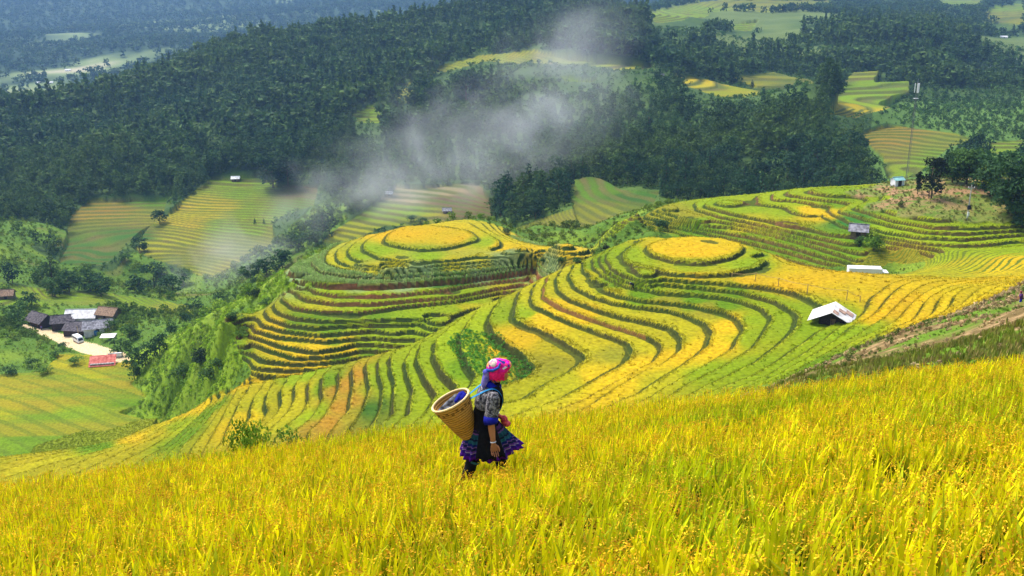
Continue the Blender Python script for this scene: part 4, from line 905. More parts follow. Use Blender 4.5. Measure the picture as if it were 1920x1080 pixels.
# mast, pump house, poles
mp = at(1698, 346); mast = empty('radio_mast', (mp.x, mp.y, mp.z)); tag(mast, 'tall thin lattice radio mast with white antenna panels at its top', 'mast')
mb = MB(); Hm = 23.5; L3 = [(math.cos(a)*.24, math.sin(a)*.24) for a in (R(90), R(210), R(330))]
for x, y in L3: mb.tube([((x, y, -.3), .035), ((x*.8, y*.8, Hm), .03)], 5)
nseg = 20
for k in range(nseg):
    for i in range(3):
        a, c = L3[i], L3[(i+1) % 3]; mb.tube([((a[0], a[1], Hm*k/nseg), .014), ((c[0], c[1], Hm*(k+1)/nseg), .014)], 4)
mb.build('lattice', M_['darksteel'], mast)
for a in (R(-90), R(30), R(150)): MB().box(-.16, .16, -.08, .08, Hm-2.0, Hm+.1, Matrix.Translation((math.cos(a)*.5, math.sin(a)*.5, 0)) @ Matrix.Rotation(a+math.pi/2, 4, 'Z')).build('antenna_panel', M_['white'], mast)
MB().tube([((0, 0, Hm-.3), .04), ((0, 0, Hm+1.2), .02)], 5).build('lightning_rod', M_['steel'], mast); MB().box(-.5, .5, -.5, .5, Hm-3.4, Hm-3.3).build('platform', M_['steel'], mast)
gable_house('equipment_hut', 'tiny white hut with a teal roof at the foot of the mast', 'hut', at(1682,348,-.1), R(14), 2.4, 2.0, 1.6, .5, M_['white'], M_['teal'], over=.2, wins=0, corr=0)
pp = at(1813, 413); pole = empty('utility_pole', pp); tag(pole, 'concrete utility pole on the dry mound beyond the back terraces', 'pole'); MB().tube([((0, 0, -.4), .16), ((0, 0, 7.4), .09)], 8).build('pole', M_['concrete'], pole); MB().box(-.7, .7, -.05, .05, 6.7, 6.8).build('crossarm', M_['steel'], pole)
for x in (-.6, 0, .6): MB().tube([((x, 0, 6.8), .05), ((x, 0, 7.0), .07), ((x, 0, 7.05), .03)], 6).build('insulator', M_['white'], pole)
MB().box(-.35, .35, -.4, -.12, 2.3, 3.2).build('meter_box', M_['black'], pole); MB().box(-.22, .22, -.3, -.12, .9, 1.7).build('switch_box', M_['white'], pole)
pp = at(1741, 372); pole = empty('utility_pole', pp); tag(pole, 'slender wooden pole standing between the slim cypress and the dark trees', 'pole'); MB().tube([((0, 0, -.4), .12), ((.25, 0, 7.2), .07)], 7).build('pole', M_['wood'], pole); MB().box(-.3, .8, -.05, .05, 6.6, 6.7).build('crossarm', M_['wood'], pole)
pp = at(149, 634); pole = empty('utility_pole', pp); tag(pole, 'pale leaning pole beside the white minibus', 'pole'); MB().tube([((0, 0, -.3), .10), ((-.35, 0, 4.2), .07)], 6).build('pole', M_['bamboo'], pole)
# lone huts in the fields
FH = 'field huts across the valley'
gable_house('field_shelter', 'tiny white roofed hut above the yellow terraces of the left valley', 'hut', at(442,339), R(8), 4.2, 3.4, 1.7, 1.0, M_['wood'], M_['whitesheet'], FH, wins=0)
gable_house('field_shelter', 'tiny white roofed hut at the corner of the brown fields behind the round hill', 'hut', at(730,366), R(-6), 3.0, 2.4, 1.2, .8, M_['wood'], M_['whitesheet'], FH, wins=0)
gable_house('field_shelter', 'tiny grey roofed hut amid the terraces behind the round hill', 'hut', at(838,398), R(5), 3.6, 2.6, 1.2, .9, M_['wood'], M_['greyroof'], FH, wins=0)
gable_house('field_shelter', 'small grey roofed hut half under vines on the back terraces', 'hut', at(1609,441), R(-20), 3.0, 2.6, 1.4, .9, M_['wood'], M_['greyroof'], wins=0)
FV = 'houses in the far valley'
for u, v, n_, lab in ((305,74,14,'white roofed house on the green shelf of the blue far slope'),(128,133,12,'white house alone in the far blue valley, above the pale terraced fields'),(95,156,11,'white house beside the red earth of the far valley'),(205,148,13,'white house at the lower left of the brown far valley field'),(241,146,12,'white house at the lower right of the brown far valley field'),(72,156,9,'pale house left of the white one by the red earth in the far valley')):
    h = at(u, v); k = h.y/1867; gable_house('far_house', lab, 'house', h, R(6), n_*k*.8, n_*k*.45, n_*k*.14, n_*k*.16, M_['render'], M_['whitesheet'], FV, over=n_*k*.03, door=True, wins=1, corr=0)
FR = 'houses on the far right slope'
for u, v, n_, lab, rm in ((1767,55,10,'tiny white roof among dark trees, topmost on the far right slope','whitesheet'),(1882,71,14,'tilted bright white roof among dark trees near the right edge','whitesheet'),(1737,92,20,'long white roofed house in the middle of the far right wood','whitesheet'),(1892,115,26,'long pale house below the orange bank at the right edge','whitesheet'),(1848,126,20,'bluish grey roofed house left of the long pale house at the right edge','greyroof'),(1240,142,12,'pale roofed house at the ridge end between the two woods','greyroof')):
    h = at(u, v); k = h.y/1867; gable_house('far_house', lab, 'house', h, R(-10), n_*k*.85, n_*k*.42, n_*k*.13, n_*k*.14, M_['render'], M_[rm], FR, over=n_*k*.03, corr=0)
# ---------------------------------------------------------------- trees and bushes one can tell apart
GD, GM, GB, GY, GO = (.040,.095,.028), (.070,.145,.030), (.12,.23,.025), (.22,.32,.025), (.12,.16,.04)
def tree_at(u, v, hpx, kind, rgb, label, n=900, leaf=.07, wide=1.0, name=None, cat='tree', group=None, Y=None):
    h = at(u, v) if Y is None else Vector((float(pix(u, v)[0])*Y, Y, gz(float(pix(u, v)[0])*Y, Y)))
    H = hpx*h.y/FPX/CP*1.02
    nm = name or {'pine': 'pine_tree', 'broad': 'broadleaf_tree', 'tall': 'slender_tree', 'bush': 'bush'}[kind]
    return tree_proto(nm, kind, n, leaf, 1000+int(u*7+v), rgb, H, label, cat, (h.x, h.y, h.z-.15), group, random.random()*6.28, wide)
# top right corner
tree_at(1746,372,88,'broad',(.015,.025,.012),'small dark umbrella topped tree on a bare trunk, left of the dark grove',700,.07,.85)
tree_at(1720,364,46,'tall',(.03,.05,.02),'slim dark cypress like tree on the dry mound',500,.09,.9)
tree_at(1690,388,16,'bush',GO,'small round bush on the dry mound below the slim cypress',200,.2,.9,cat='bush')
GR = 'trees of the dark grove at the upper right'
for u, v, h_, c, lab, w_ in ((1785,342,60,GD,'lower tree at the left end of the dark grove',1.3),(1812,345,72,GM,'mid green tree second from the left in the dark grove',1.3),(1838,350,66,GD,'dark tree in the middle of the grove behind the yellow crowned one',1.3),(1866,372,100,GD,'tallest broad dark tree of the grove at the upper right',1.25),(1902,398,120,GD,'big dark tree at the right edge of the grove',1.2),(1935,420,130,GD,'dark tree cut by the right edge of the photo',1.1),(1856,368,62,GY,'yellow green crowned tree in front of the dark grove',.9),(1890,400,60,GM,'low bushy tree at the foot of the big dark grove trees',1.3),(1915,425,50,GD,'dark low tree at the right edge below the grove',1.3),(1762,338,40,GM,'low tree between the umbrella topped tree and the grove',1.5)):
    tree_at(u, v, h_, 'broad', c, lab, 1100, .065, w_, group=GR)
# vines and bushes at the terrace hut
tree_at(1637,470,40,'bush',GB,'round pale green bamboo like bush in front of the vine covered hut',700,.09,1.1,cat='bush')
tree_at(1630,450,26,'bush',GY,'yellow green vine covered bush beside the small terrace hut',500,.10,1.5,cat='bush')
tree_at(1612,458,22,'bush',GM,'dark low bush under the small terrace hut',400,.12,1.2,cat='bush')
tree_at(1238,432,34,'bush',GD,'dark round bush at the left end of the back terraces',500,.1,1.1,cat='bush')
tree_at(1137,468,14,'bush',(.02,.03,.02),'tiny dark round bush beside the path behind the round hill',200,.16,1,cat='bush')
# round the hamlet
HT = 'trees around the hamlet'
for u, v, h_, k, c, lab, w_ in ((36,612,54,'broad',GM,'big round tree left of the hamlet',1.2),(60,575,34,'broad',GD,'dark green tree up the slope behind the big round tree',1.3),(103,556,42,'broad',GM,'pale green round tree above the bright terrace strip',1.2),(12,552,26,'bush',GM,'bushy tree at the left edge above the terraces',1.2),
  (300,668,52,'broad',GD,'tall round dark tree right of the hamlet',1.0),(273,684,48,'broad',GD,'round dark tree just left of the tallest one by the gully',1.1),(328,625,30,'bush',GD,'dark bush on the ridge right of the hamlet',1.2),(365,590,36,'broad',GD,'dark tree on the spine of the shrubby ridge',1.2),(350,604,26,'bush',GD,'round dark bush below the tree on the shrubby ridge',1.2),
  (377,683,46,'bush',(.03,.06,.022),'big dark round bush on the bright green slope',1.1),(252,712,62,'broad',GM,'thin trunked light tree at the edge of the big paddy',.75),(228,668,44,'broad',GM,'leafy tree right of the red roofed shed',1.2),(245,640,40,'broad',GM,'leafy tree behind the red roofed shed',1.3),(210,618,26,'bush',GM,'green tree right of the grey roofed house',1.4),(345,712,40,'bush',GM,'bush over the gully at the foot of the bright slope',1.3),(395,712,42,'bush',GM,'dense bush at the right of the gully foot',1.3),(120,655,18,'bush',GD,'dark bush beside the track left of the minibus',1.4),(105,668,18,'bush',GM,'green bush below the track',1.5),(60,688,22,'bush',GM,'green bush on the slope above the big paddy, left of the hedge',1.5),(140,682,20,'bush',GB,'bushy clump with pale flowers left of the red roof',1.8),(20,700,24,'bush',GD,'dark bush at the left edge above the big paddy',1.5),(85,700,20,'bush',GB,'bright green bush at the top edge of the big paddy',1.6),(150,612,12,'bush',GB,'small shrub growing before the long white roof',1.6),
  (170,545,50,'broad',GD,'dark tree left of the terraced valley, in front of the wood',1.3),(130,548,46,'broad',GD,'dark tree at the corner of the wood above the bright strip',1.3),(190,556,42,'broad',GD,'dark tree at the right end of the wood above the strip',1.3),(80,530,44,'broad',GM,'mid green tree at the wood edge left',1.3),(290,540,54,'broad',GD,'big dark tree in the hollow below the valley terraces',1.4),(325,552,44,'broad',GD,'dark tree right of the biggest one in the hollow',1.4),(262,548,40,'broad',GD,'dark tree left of the biggest one in the hollow',1.4),(345,535,34,'broad',GM,'green tree near the brown fan shaped field',1.4),
  (530,505,46,'broad',GD,'dark rounded tree on the wooded gully beside the corn slope',1.3),(500,515,40,'broad',GD,'dark tree lower in the wooded gully',1.3),(560,470,44,'broad',GD,'dark tree in the wooded gully, left of the pale striped terraces',1.3),(595,462,36,'broad',GM,'green tree high in the wooded gully',1.3),(470,528,36,'broad',GM,'misty green tree in the gully',1.4),(475,558,30,'bush',(.03,.06,.02),'round dark bush on the crest of the shrubby flank',1.1),(500,575,26,'bush',GM,'green bush on the shrubby flank beside the terraces',1.4),(440,600,26,'bush',GM,'green bush in the middle of the shrubby flank',1.4),(455,630,24,'bush',GB,'light bush beside the small green terraces',1.4),(410,690,26,'bush',GM,'bush under the small green terraces',1.5),
  (478,420,12,'pine',GD,'left of two tiny dark trees on the misty terraces',.9),(495,420,11,'pine',GD,'right of two tiny dark trees on the misty terraces',.9),(300,420,30,'broad',GD,'dark tree between the two striped fields of the left valley',1.4),(262,470,30,'broad',GD,'dark bushy tree on the diagonal hedge of the left valley',1.4),(235,490,22,'bush',GM,'low bush at the lower end of the diagonal hedge',1.5),(950,440,18,'bush',GO,'olive bush behind the yellow tail of the round hill',1.5),(790,418,14,'bush',GM,'misty bush peeping over the far side of the round hill',1.8),(770,415,16,'bush',GM,'misty shrub left of the one peeping over the round hill',1.6)):
    big = k != 'bush'; tree_at(u, v, h_, k, c, lab, 620, .085, w_, cat='tree' if big else 'bush', group=HT if (u < 330 and v > 540) else None)
# scattered edge trees of the woods that stand on their own
for u, v, h_, c, lab in ((1448,405,0,GM,''),):
    pass
for u, v, h_, k, lab in ((785,205,58,'broad','dark rounded tree beside the small square field high on the ridge'),(875,195,70,'broad','big dark tree clump leader near the upper fields'),(1215,262,46,'pine','conifer beside the pale house on the ridge end'),(1490,210,52,'broad','rounded top tree crowning the right wood'),(1565,180,30,'broad','dark tree between the two far right terraced fields'),(1410,165,14,'pine','tiny lone tree on the far striped field'),(512,352,66,'broad','big dark tree at the corner of the yellow terraces'),(540,345,60,'broad','dark tree right of the one at the corner of the yellow terraces'),(407,290,26,'broad','bluish round tree in the clearing on the ridge')):
    tree_at(u, v, h_, k, (.026,.065,.022), lab, 700, .08, 1.3)
# the bush at the near field's edge
sb_, tb_ = pix(468, 786); Yb = float(np.interp(sb_, SF, eYf[0]))+1.4; zt_ = float(tb_)*Yb; xb_ = float(sb_)*Yb; zg_ = gz(xb_, Yb); Hb = zt_-zg_+.02
tree_proto('bush', 'bush', 2600, .050, 77, (.17,.29,.02), Hb*1.2, 'leafy green bush with yellow tips at the lower left edge of the near rice', 'bush', (xb_, Yb, zg_), None, .6, .98/Hb)
for du, Hk, c in ((62,.72,GB),(-48,.55,GY),(105,.5,GB)):
    s2, t2 = pix(468+du, 800); Y2 = float(np.interp(s2, SF, eYf[0]))+1.2; tree_proto('bush', 'bush', 1200, .06, 80+du, c, Hb*Hk*1.4, {62: 'lighter bush just right of the leafy one at the edge of the near rice', -48: 'yellow green bush just left of the leafy one at the edge of the near rice', 105: 'lowest green bush, farthest right of the group at the near rice edge'}[du], 'bush', (float(s2)*Y2, Y2, gz(float(s2)*Y2, Y2)), None, 1.1, .8/(Hb*Hk))
# vegetables in the hollow terraces, corn rows on the second hill, rough grass on the banks, stubble on the bare slope
def sample(mask, n):
    i, j = np.nonzero(mask); a = YY[i, j]**2; p = a/a.sum(); k = rng.choice(len(i), min(n, len(i)), replace=False, p=p); i, j = i[k], j[k]
    return np.stack([Xf[i, j], YY[i, j], Zt[i, j]], 1)
veg = inpoly([(838,640),(850,620),(905,615),(935,622),(955,650),(985,668),(1000,690),(975,710),(940,715),(905,705),(870,680)], U, V) & is_('B')
P_ = sample(veg, 1100); n_ = len(P_)
if n_: scatter('vegetables', [Proto('bush', 60, .2, 400+i) for i in range(3)], P_, .3+.45*rng.random(n_), colmix(n_, (.10,.32,.03), (.15,.38,.04), (.06,.22,.03)), 'leafy green vegetables filling the hollow of the terraces')
corn = is_('C') & (Zt < -60.9) & (Zt > -63.0) & (RIS <= 0) & (YY < 236)
P_ = sample(corn, 3000); n_ = len(P_)
if n_: scatter('corn', [Proto('tall', 34, .22, 420+i) for i in range(3)], P_, .45+.4*rng.random(n_), colmix(n_, (.42,.60,.16), (.32,.52,.10), (.52,.60,.24)), 'rows of pale green corn ringing the round hill below its rice')
# the standing rice of the terraces, tuft by tuft over the treads
def tuft(seed):
    r = np.random.default_rng(seed); v, f = [], []
    for k in range(7):
        an = r.random()*6.28; b = np.array([.11*r.normal(), .11*r.normal(), 0]); L = .20+.14*r.random(); d = np.array([math.cos(an), math.sin(an), 0]); sd = np.array([-d[1], d[0], 0])*.03; tip = b+d*.12*r.random()+np.array([0, 0, L]); o = len(v)
        v += [b-sd, b+sd, (b+tip)/2+sd*1.1, (b+tip)/2-sd*1.1, tip+sd*.2, tip-sd*.2]; f += [(o, o+1, o+2, o+3), (o+3, o+2, o+4, o+5)]
    return np.array(v), np.array(f)
class TP: pass
tps = []
for i in range(4):
    q = TP(); q.v, q.f = tuft(600+i); q.t = np.clip(.9+.6*q.v[:, 2], .5, 1.2); tps.append(q)
crop_m = is_('B', 'C', 'D') & (RIS <= 0) & (Q < .86) & ~veg & ~corn & (YY < 240)
ii, jj = np.nonzero(crop_m & ((QF < .12) | (nz3 > .9))); ar = YY[ii, jj]*np.gradient(YY[:, 0])[ii]*np.gradient(SF)[jj]*np.minimum(1, (170/YY[ii, jj])**1.5)
k = rng.choice(len(ii), 26000, replace=False, p=ar/ar.sum()); ii, jj = ii[k], jj[k]
P_ = np.stack([Xf[ii, jj], YY[ii, jj], Zt[ii, jj]-.12], 1)
scatter('terrace_rice', tps, P_, .85+.4*rng.random(len(k)), ALB[ii, jj]*(1.05+.35*rng.random(len(k)))[:, None], 'ripening rice standing on the terrace treads')
bank = (is_('B', 'C', 'D') & (RIS > .1)) | (is_('B', 'C', 'D') & (QF < .05))
P_ = sample(bank, 5500); n_ = len(P_); P_ = P_+rng.normal(size=P_.shape)*np.array([.2, .2, .05])
scatter('bank_grass', [Proto('bush', 26, .3, 440+i) for i in range(3)], P_, .18+.24*rng.random(n_)**2, colmix(n_, (.08,.15,.012), (.16,.22,.02), (.05,.09,.012), (.20,.15,.04)), 'rough grass tufts on the terrace banks')
P_ = sample(is_('A') & (YY > 19) & (SF[None, :] > .1), 14000); n_ = len(P_); gsel = rng.random(n_) < .62
scatter('slope_weeds', bushes, P_[gsel], (.10+.28*rng.random(n_)**3)[gsel]*np.clip(P_[gsel, 1]/60, .6, 1.5), colmix(n_, (.12,.22,.015), (.19,.26,.02), (.07,.14,.02))[gsel], 'low weeds over the bare brown slope on the right')
scatter('straw_clods', [Proto('bush', 30, .3, 460+i) for i in range(3)], P_[~gsel], (.15+.35*rng.random(n_))[~gsel]*np.clip(P_[~gsel, 1]/60, .6, 1.6), colmix(n_, (.42,.30,.14), (.26,.16,.07), (.55,.42,.22))[~gsel], 'cut straw and clods littering the bare brown slope')
dk_ = is_('A') & (YY > 14) & inpoly([(1470,715),(1540,690),(1640,640),(1720,610),(1760,600),(1740,618),(1640,665),(1560,705),(1490,728)], U, V)
P_ = sample(dk_, 260); n_ = len(P_)
if n_: scatter('bank_scrub', bushes, P_, .3+.7*rng.random(n_)**2, colmix(n_, (.09,.16,.02), (.15,.20,.03), (.18,.13,.07)), 'dark scrub along the bank above the green terraces')
P_ = sample(is_('X'), 1600); n_ = len(P_)
scatter('mound_weeds', bushes, P_, .3+.6*rng.random(n_)**2, colmix(n_, (.17,.22,.03), (.30,.21,.09), (.11,.17,.02)), 'dry weeds covering the mound at the upper right')

st_ = is_('W') & (SLOPE > .6) & (YY > 158) & (YY < 275) & (SF[None, :] < -.17)
P_ = sample(st_, 900); n_ = len(P_)
scatter('flank_scrub', bushes, P_, .5+1.1*rng.random(n_)**2, colmix(n_, (.28,.46,.02), (.36,.50,.03), (.18,.32,.025)), 'bushy growth on the steep flank left of the round hill')
P_ = sample(is_('W', 'V') & (YY > 150) & (YY < 430) & (rd > 4), 16000); n_ = len(P_)
scatter('rough_grass', [Proto('bush', 22, .32, 480+i) for i in range(4)], P_, (.35+.8*rng.random(n_)**2)*np.clip(P_[:, 1]/260, .7, 1.4), colmix(n_, (.18,.31,.02), (.28,.38,.03), (.10,.20,.025), (.26,.26,.07)), 'rough grass and ferns between the bushes')

P_ = sample(is_('W') & (SLOPE > 1.0) & (YY > 155) & (YY < 270) & (SF[None, :] < -.15), 1500); n_ = len(P_)
scatter('face_scrub', bushes, P_, .5+.9*rng.random(n_)**2, colmix(n_, (.28,.46,.02), (.34,.48,.03), (.18,.32,.025)), 'bright bushes clinging to the steepest face beside the terraces')
print('near bush', Hb)

P_ = sample(is_('G') & ~FM & (YY > 330) & (YY < 950), 26000); n_ = len(P_); kv = visible_from(P_[:, 0], P_[:, 1], P_[:, 2], 3); P_ = P_[kv]; n_ = len(P_)
scatter('undergrowth', [Proto('bush', 20, .36, 500+i) for i in range(4)], P_, (.9+2.2*rng.random(n_)**2)*np.clip(P_[:, 1]/500, .8, 1.6), colmix(n_, (.06,.14,.03), (.12,.21,.04), (.04,.10,.03)), 'low undergrowth filling the clearings of the wooded slopes')
P_ = sample(is_('A') & (YY > 15.5) & (YY < 48) & (SF[None, :] > .1), 7000); n_ = len(P_)
scatter('meadow_grass', tps, P_, .35+.5*rng.random(n_), colmix(n_, (.12,.20,.015), (.24,.26,.03), (.26,.18,.07)), 'grass on the bank between the near rice and the bare slope')

for u, v, h_, lab in ((1082,492,14,'bush at the pointed end of the yellow tail of the round hill'),(1052,490,12,'small bush under the yellow tail of the round hill, left of its pointed end'),(1018,490,11,'smallest bush in the hedge below the yellow tail of the round hill')):
    tree_at(u, v, h_, 'bush', GM, lab, 300, .14, 1.5, cat='bush')
# ---------------------------------------------------------------- people
def skin_mat():
    return simple('skin', (.46,.19,.09), .55, .12, 9)
m_skin = skin_mat(); m_black = simple('black_cloth', (.012,.012,.016), .9, .3, 30); m_hair = simple('black_hair', (.015,.012,.010), .5, .3, 30); m_eye = simple('eye_white', (.75,.72,.68), .3, .05, 3); m_nail = simple('nail', (.55,.30,.22), .4, .1, 3)
def pattern_mat(name, stops, scale, kind='voronoi', rough=.85, coord='Object', vec=(1, 1, 1)):
    m, t, b = new_mat(name, rough); tc = t.nodes.new('ShaderNodeTexCoord'); mp_ = t.nodes.new('ShaderNodeMapping'); mp_.inputs['Scale'].default_value = vec; t.links.new(tc.outputs[coord], mp_.inputs[0])
    if kind == 'voronoi': n = t.nodes.new('ShaderNodeTexVoronoi'); n.inputs['Scale'].default_value = scale; o = n.outputs['Color']
    elif kind == 'noise': n = t.nodes.new('ShaderNodeTexNoise'); n.inputs['Scale'].default_value = scale; n.inputs['Detail'].default_value = 5; o = n.outputs['Fac']
    else: n = t.nodes.new('ShaderNodeTexWave'); n.wave_type = 'BANDS'; n.bands_direction = 'Z'; n.inputs['Scale'].default_value = scale; n.inputs['Distortion'].default_value = 1.2; n.inputs['Detail Scale'].default_value = 3; o = n.outputs['Fac']
    t.links.new(mp_.outputs[0], n.inputs['Vector']); r = t.nodes.new('ShaderNodeValToRGB'); t.links.new(o, r.inputs[0]); cr = r.color_ramp; cr.interpolation = 'CONSTANT' if kind != 'noise' else 'LINEAR'
    while len(cr.elements) < len(stops): cr.elements.new(.5)
    for e_, (p_, c_) in zip(cr.elements, stops): e_.position = p_; e_.color = tuple(c_)+(1,)
    t.links.new(r.outputs[0], b.inputs['Base Color']); return m
m_batik = pattern_mat('batik_cloth', [(0, (.010,.010,.014)), (.40, (.035,.032,.04)), (.50, (.12,.115,.12)), (.56, (.32,.30,.31)), (.62, (.08,.075,.085)), (1, (.17,.17,.13))], 26, 'noise')
m_scarf = pattern_mat('pink_scarf', [(0, (.70,.01,.20)), (.34, (.75,.02,.34)), (.50, (.80,.70,.72)), (.56, (.03,.05,.25)), (.62, (.88,.04,.20)), (.74, (.85,.45,.05)), (.80, (.90,.02,.50))], 34)
m_fringe = simple('red_fringe', (.85,.02,.16), .8, .25, 40); m_tail = pattern_mat('blue_scarf_tail', [(0, (.02,.03,.18)), (.4, (.10,.10,.45)), (.6, (.30,.22,.55)), (.8, (.03,.05,.20))], 22, 'noise'); m_crown = pattern_mat('cream_cloth', [(0, (.82,.76,.60)), (.45, (.70,.60,.45)), (.55, (.60,.12,.30)), (.62, (.80,.74,.62)), (.75, (.10,.10,.40))], 22, 'noise'); m_bluec = simple('blue_cloth', (.03,.09,.42), .8, .3, 30)
m_cuff = simple('royal_blue_cloth', (.010,.014,.26), .75, .25, 30); m_strap = simple('blue_strap', (.02,.20,.42), .6, .2, 20); m_pouch = simple('red_pouch', (.62,.03,.10), .7, .4, 35, (.85,.15,.15)); m_bracelet = simple('silver_bracelet', (.75,.72,.66), .3, .1, 5); m_legging = simple('dark_legging', (.012,.013,.020), .9, .4, 20); m_legband = simple('teal_legband', (.05,.16,.16), .85, .3, 20)
def skirt_mat():
    m, t, b = new_mat('banded_skirt', .85); a = t.nodes.new('ShaderNodeAttribute'); a.attribute_name = 'band'; r = t.nodes.new('ShaderNodeValToRGB'); cr = r.color_ramp; cr.interpolation = 'CONSTANT'
    st = [(0, (.10,.03,.16)), (.10, (.02,.02,.05)), (.16, (.22,.08,.30)), (.20, (.02,.10,.14)), (.34, (.015,.02,.06)), (.40, (.03,.16,.20)), (.50, (.02,.03,.20)), (.58, (.30,.14,.40)), (.61, (.02,.025,.10)), (.70, (.20,.06,.40)), (.76, (.55,.40,.55)), (.785, (.06,.02,.28)), (.88, (.16,.02,.42)), (.96, (.10,.01,.26))]
    while len(cr.elements) < len(st): cr.elements.new(.5)
    for e_, (p_, c_) in zip(cr.elements, st): e_.position = p_; e_.color = c_+(1,)
    t.links.new(a.outputs['Fac'], r.inputs[0]); tc = t.nodes.new('ShaderNodeTexCoord'); n = t.nodes.new('ShaderNodeTexNoise'); n.inputs['Scale'].default_value = 45; t.links.new(tc.outputs['Object'], n.inputs['Vector'])
    mx = t.nodes.new('ShaderNodeVectorMath'); mx.operation = 'SCALE'; mr = t.nodes.new('ShaderNodeMapRange'); mr.inputs['To Min'].default_value = .25; mr.inputs['To Max'].default_value = 1.0; t.links.new(n.outputs['Fac'], mr.inputs['Value']); t.links.new(r.outputs[0], mx.inputs[0]); t.links.new(mr.outputs[0], mx.inputs['Scale']); t.links.new(mx.outputs[0], b.inputs['Base Color']); return m
m_skirt = skirt_mat()
def rings(secs, n=20):
    """secs: (centre, axis_a, axis_b) -> closed loft"""
    v, f = [], []
    for c, a, b in secs:
        for k in range(n): th = 2*math.pi*k/n; v.append(np.array(c)+np.array(a)*math.cos(th)+np.array(b)*math.sin(th))
    m = len(secs)
    for i in range(m-1):
        for k in range(n): f.append((i*n+k, i*n+(k+1) % n, (i+1)*n+(k+1) % n, (i+1)*n+k))
    return v, f+[tuple(range(n-1, -1, -1)), tuple((m-1)*n+k for k in range(n))]
def fuse(name, parts, voxel, mat, parent, smooth_it=6):
    """join closed lofts into one continuous skin"""
    mb_ = MB()
    for v, f in parts: mb_.add(v, f)
    o = mb_.build(name, mat, None); m = o.modifiers.new('fuse', 'REMESH'); m.mode = 'VOXEL'; m.voxel_size = voxel; m.use_smooth_shade = True
    if smooth_it: s = o.modifiers.new('ease', 'SMOOTH'); s.iterations = smooth_it; s.factor = .5
    bpy.context.view_layer.update(); dg = bpy.context.evaluated_depsgraph_get(); me = bpy.data.meshes.new_from_object(o.evaluated_get(dg)); me.name = name
    bpy.data.objects.remove(o); me.materials.clear(); me.materials.append(mat); return link_obj(name, me, parent)
def limb(path, n=12):
    """round tapered tube through (point, radius) with rounded ends"""
    P_ = [(np.array(p, float), r) for p, r in path]; d0 = P_[0][0]-P_[1][0]; d0 /= np.linalg.norm(d0); d1 = P_[-1][0]-P_[-2][0]; d1 /= np.linalg.norm(d1)
    ext = [(P_[0][0]+d0*P_[0][1]*.7, P_[0][1]*.55)]+P_+[(P_[-1][0]+d1*P_[-1][1]*.7, P_[-1][1]*.55)]
    v, f = tubes([ext], n); v = [tuple(q) for q in v]; f = [tuple(q) for q in f]; m = len(v); return v, f+[tuple(range(n-1, -1, -1)), tuple(range(m-n, m))]
def ell(c, r, n=14, rows=8):
    secs = []
    for i in range(rows+1):
        ph = math.pi*(i+.08)/(rows+.16)-math.pi/2; k = max(.04, math.cos(ph)); secs.append(((c[0], c[1], c[2]+r[2]*math.sin(ph)), (r[0]*k, 0, 0), (0, r[1]*k, 0)))
    return rings(secs, n)
def hand(wrist, d, thumb_dir, curl):
    """palm, four unequal bent fingers and a thumb; d points down the hand"""
    w_ = np.array(wrist, float); d = np.array(d, float); d /= np.linalg.norm(d); th = np.array(thumb_dir, float); th -= d*(th@d); th /= np.linalg.norm(th); nrm = np.cross(d, th)
    parts = [rings([(w_-d*.01, th*.022, nrm*.017), (w_+d*.03, th*.034, nrm*.016), (w_+d*.07, th*.038, nrm*.015), (w_+d*.088, th*.034, nrm*.012)], 12)]
    for k, (off, L) in enumerate(((.033, .068), (.0112, .077), (-.0112, .072), (-.032, .057))):
        p0 = w_+d*.078+th*off; q = [(p0-d*.02, .0085)]; p = p0; a = .12+.05*k
        for j, fr in enumerate((.45, .32, .25)):
            a += curl*(.8+.15*k); p = p+(d*math.cos(a)+nrm*math.sin(a))*L*fr; q.append((p, .0080-.0010*j))
        q.insert(1, (p0, .0084)); parts.append(limb(q, 8))
    t0 = w_+d*.022+th*.026; parts.append(limb([(t0-th*.01, .013), (t0+th*.018+d*.022+nrm*.006, .0115), (t0+th*.026+d*.048+nrm*.016, .0095), (t0+th*.022+d*.068+nrm*.024, .0078)], 8)); return parts
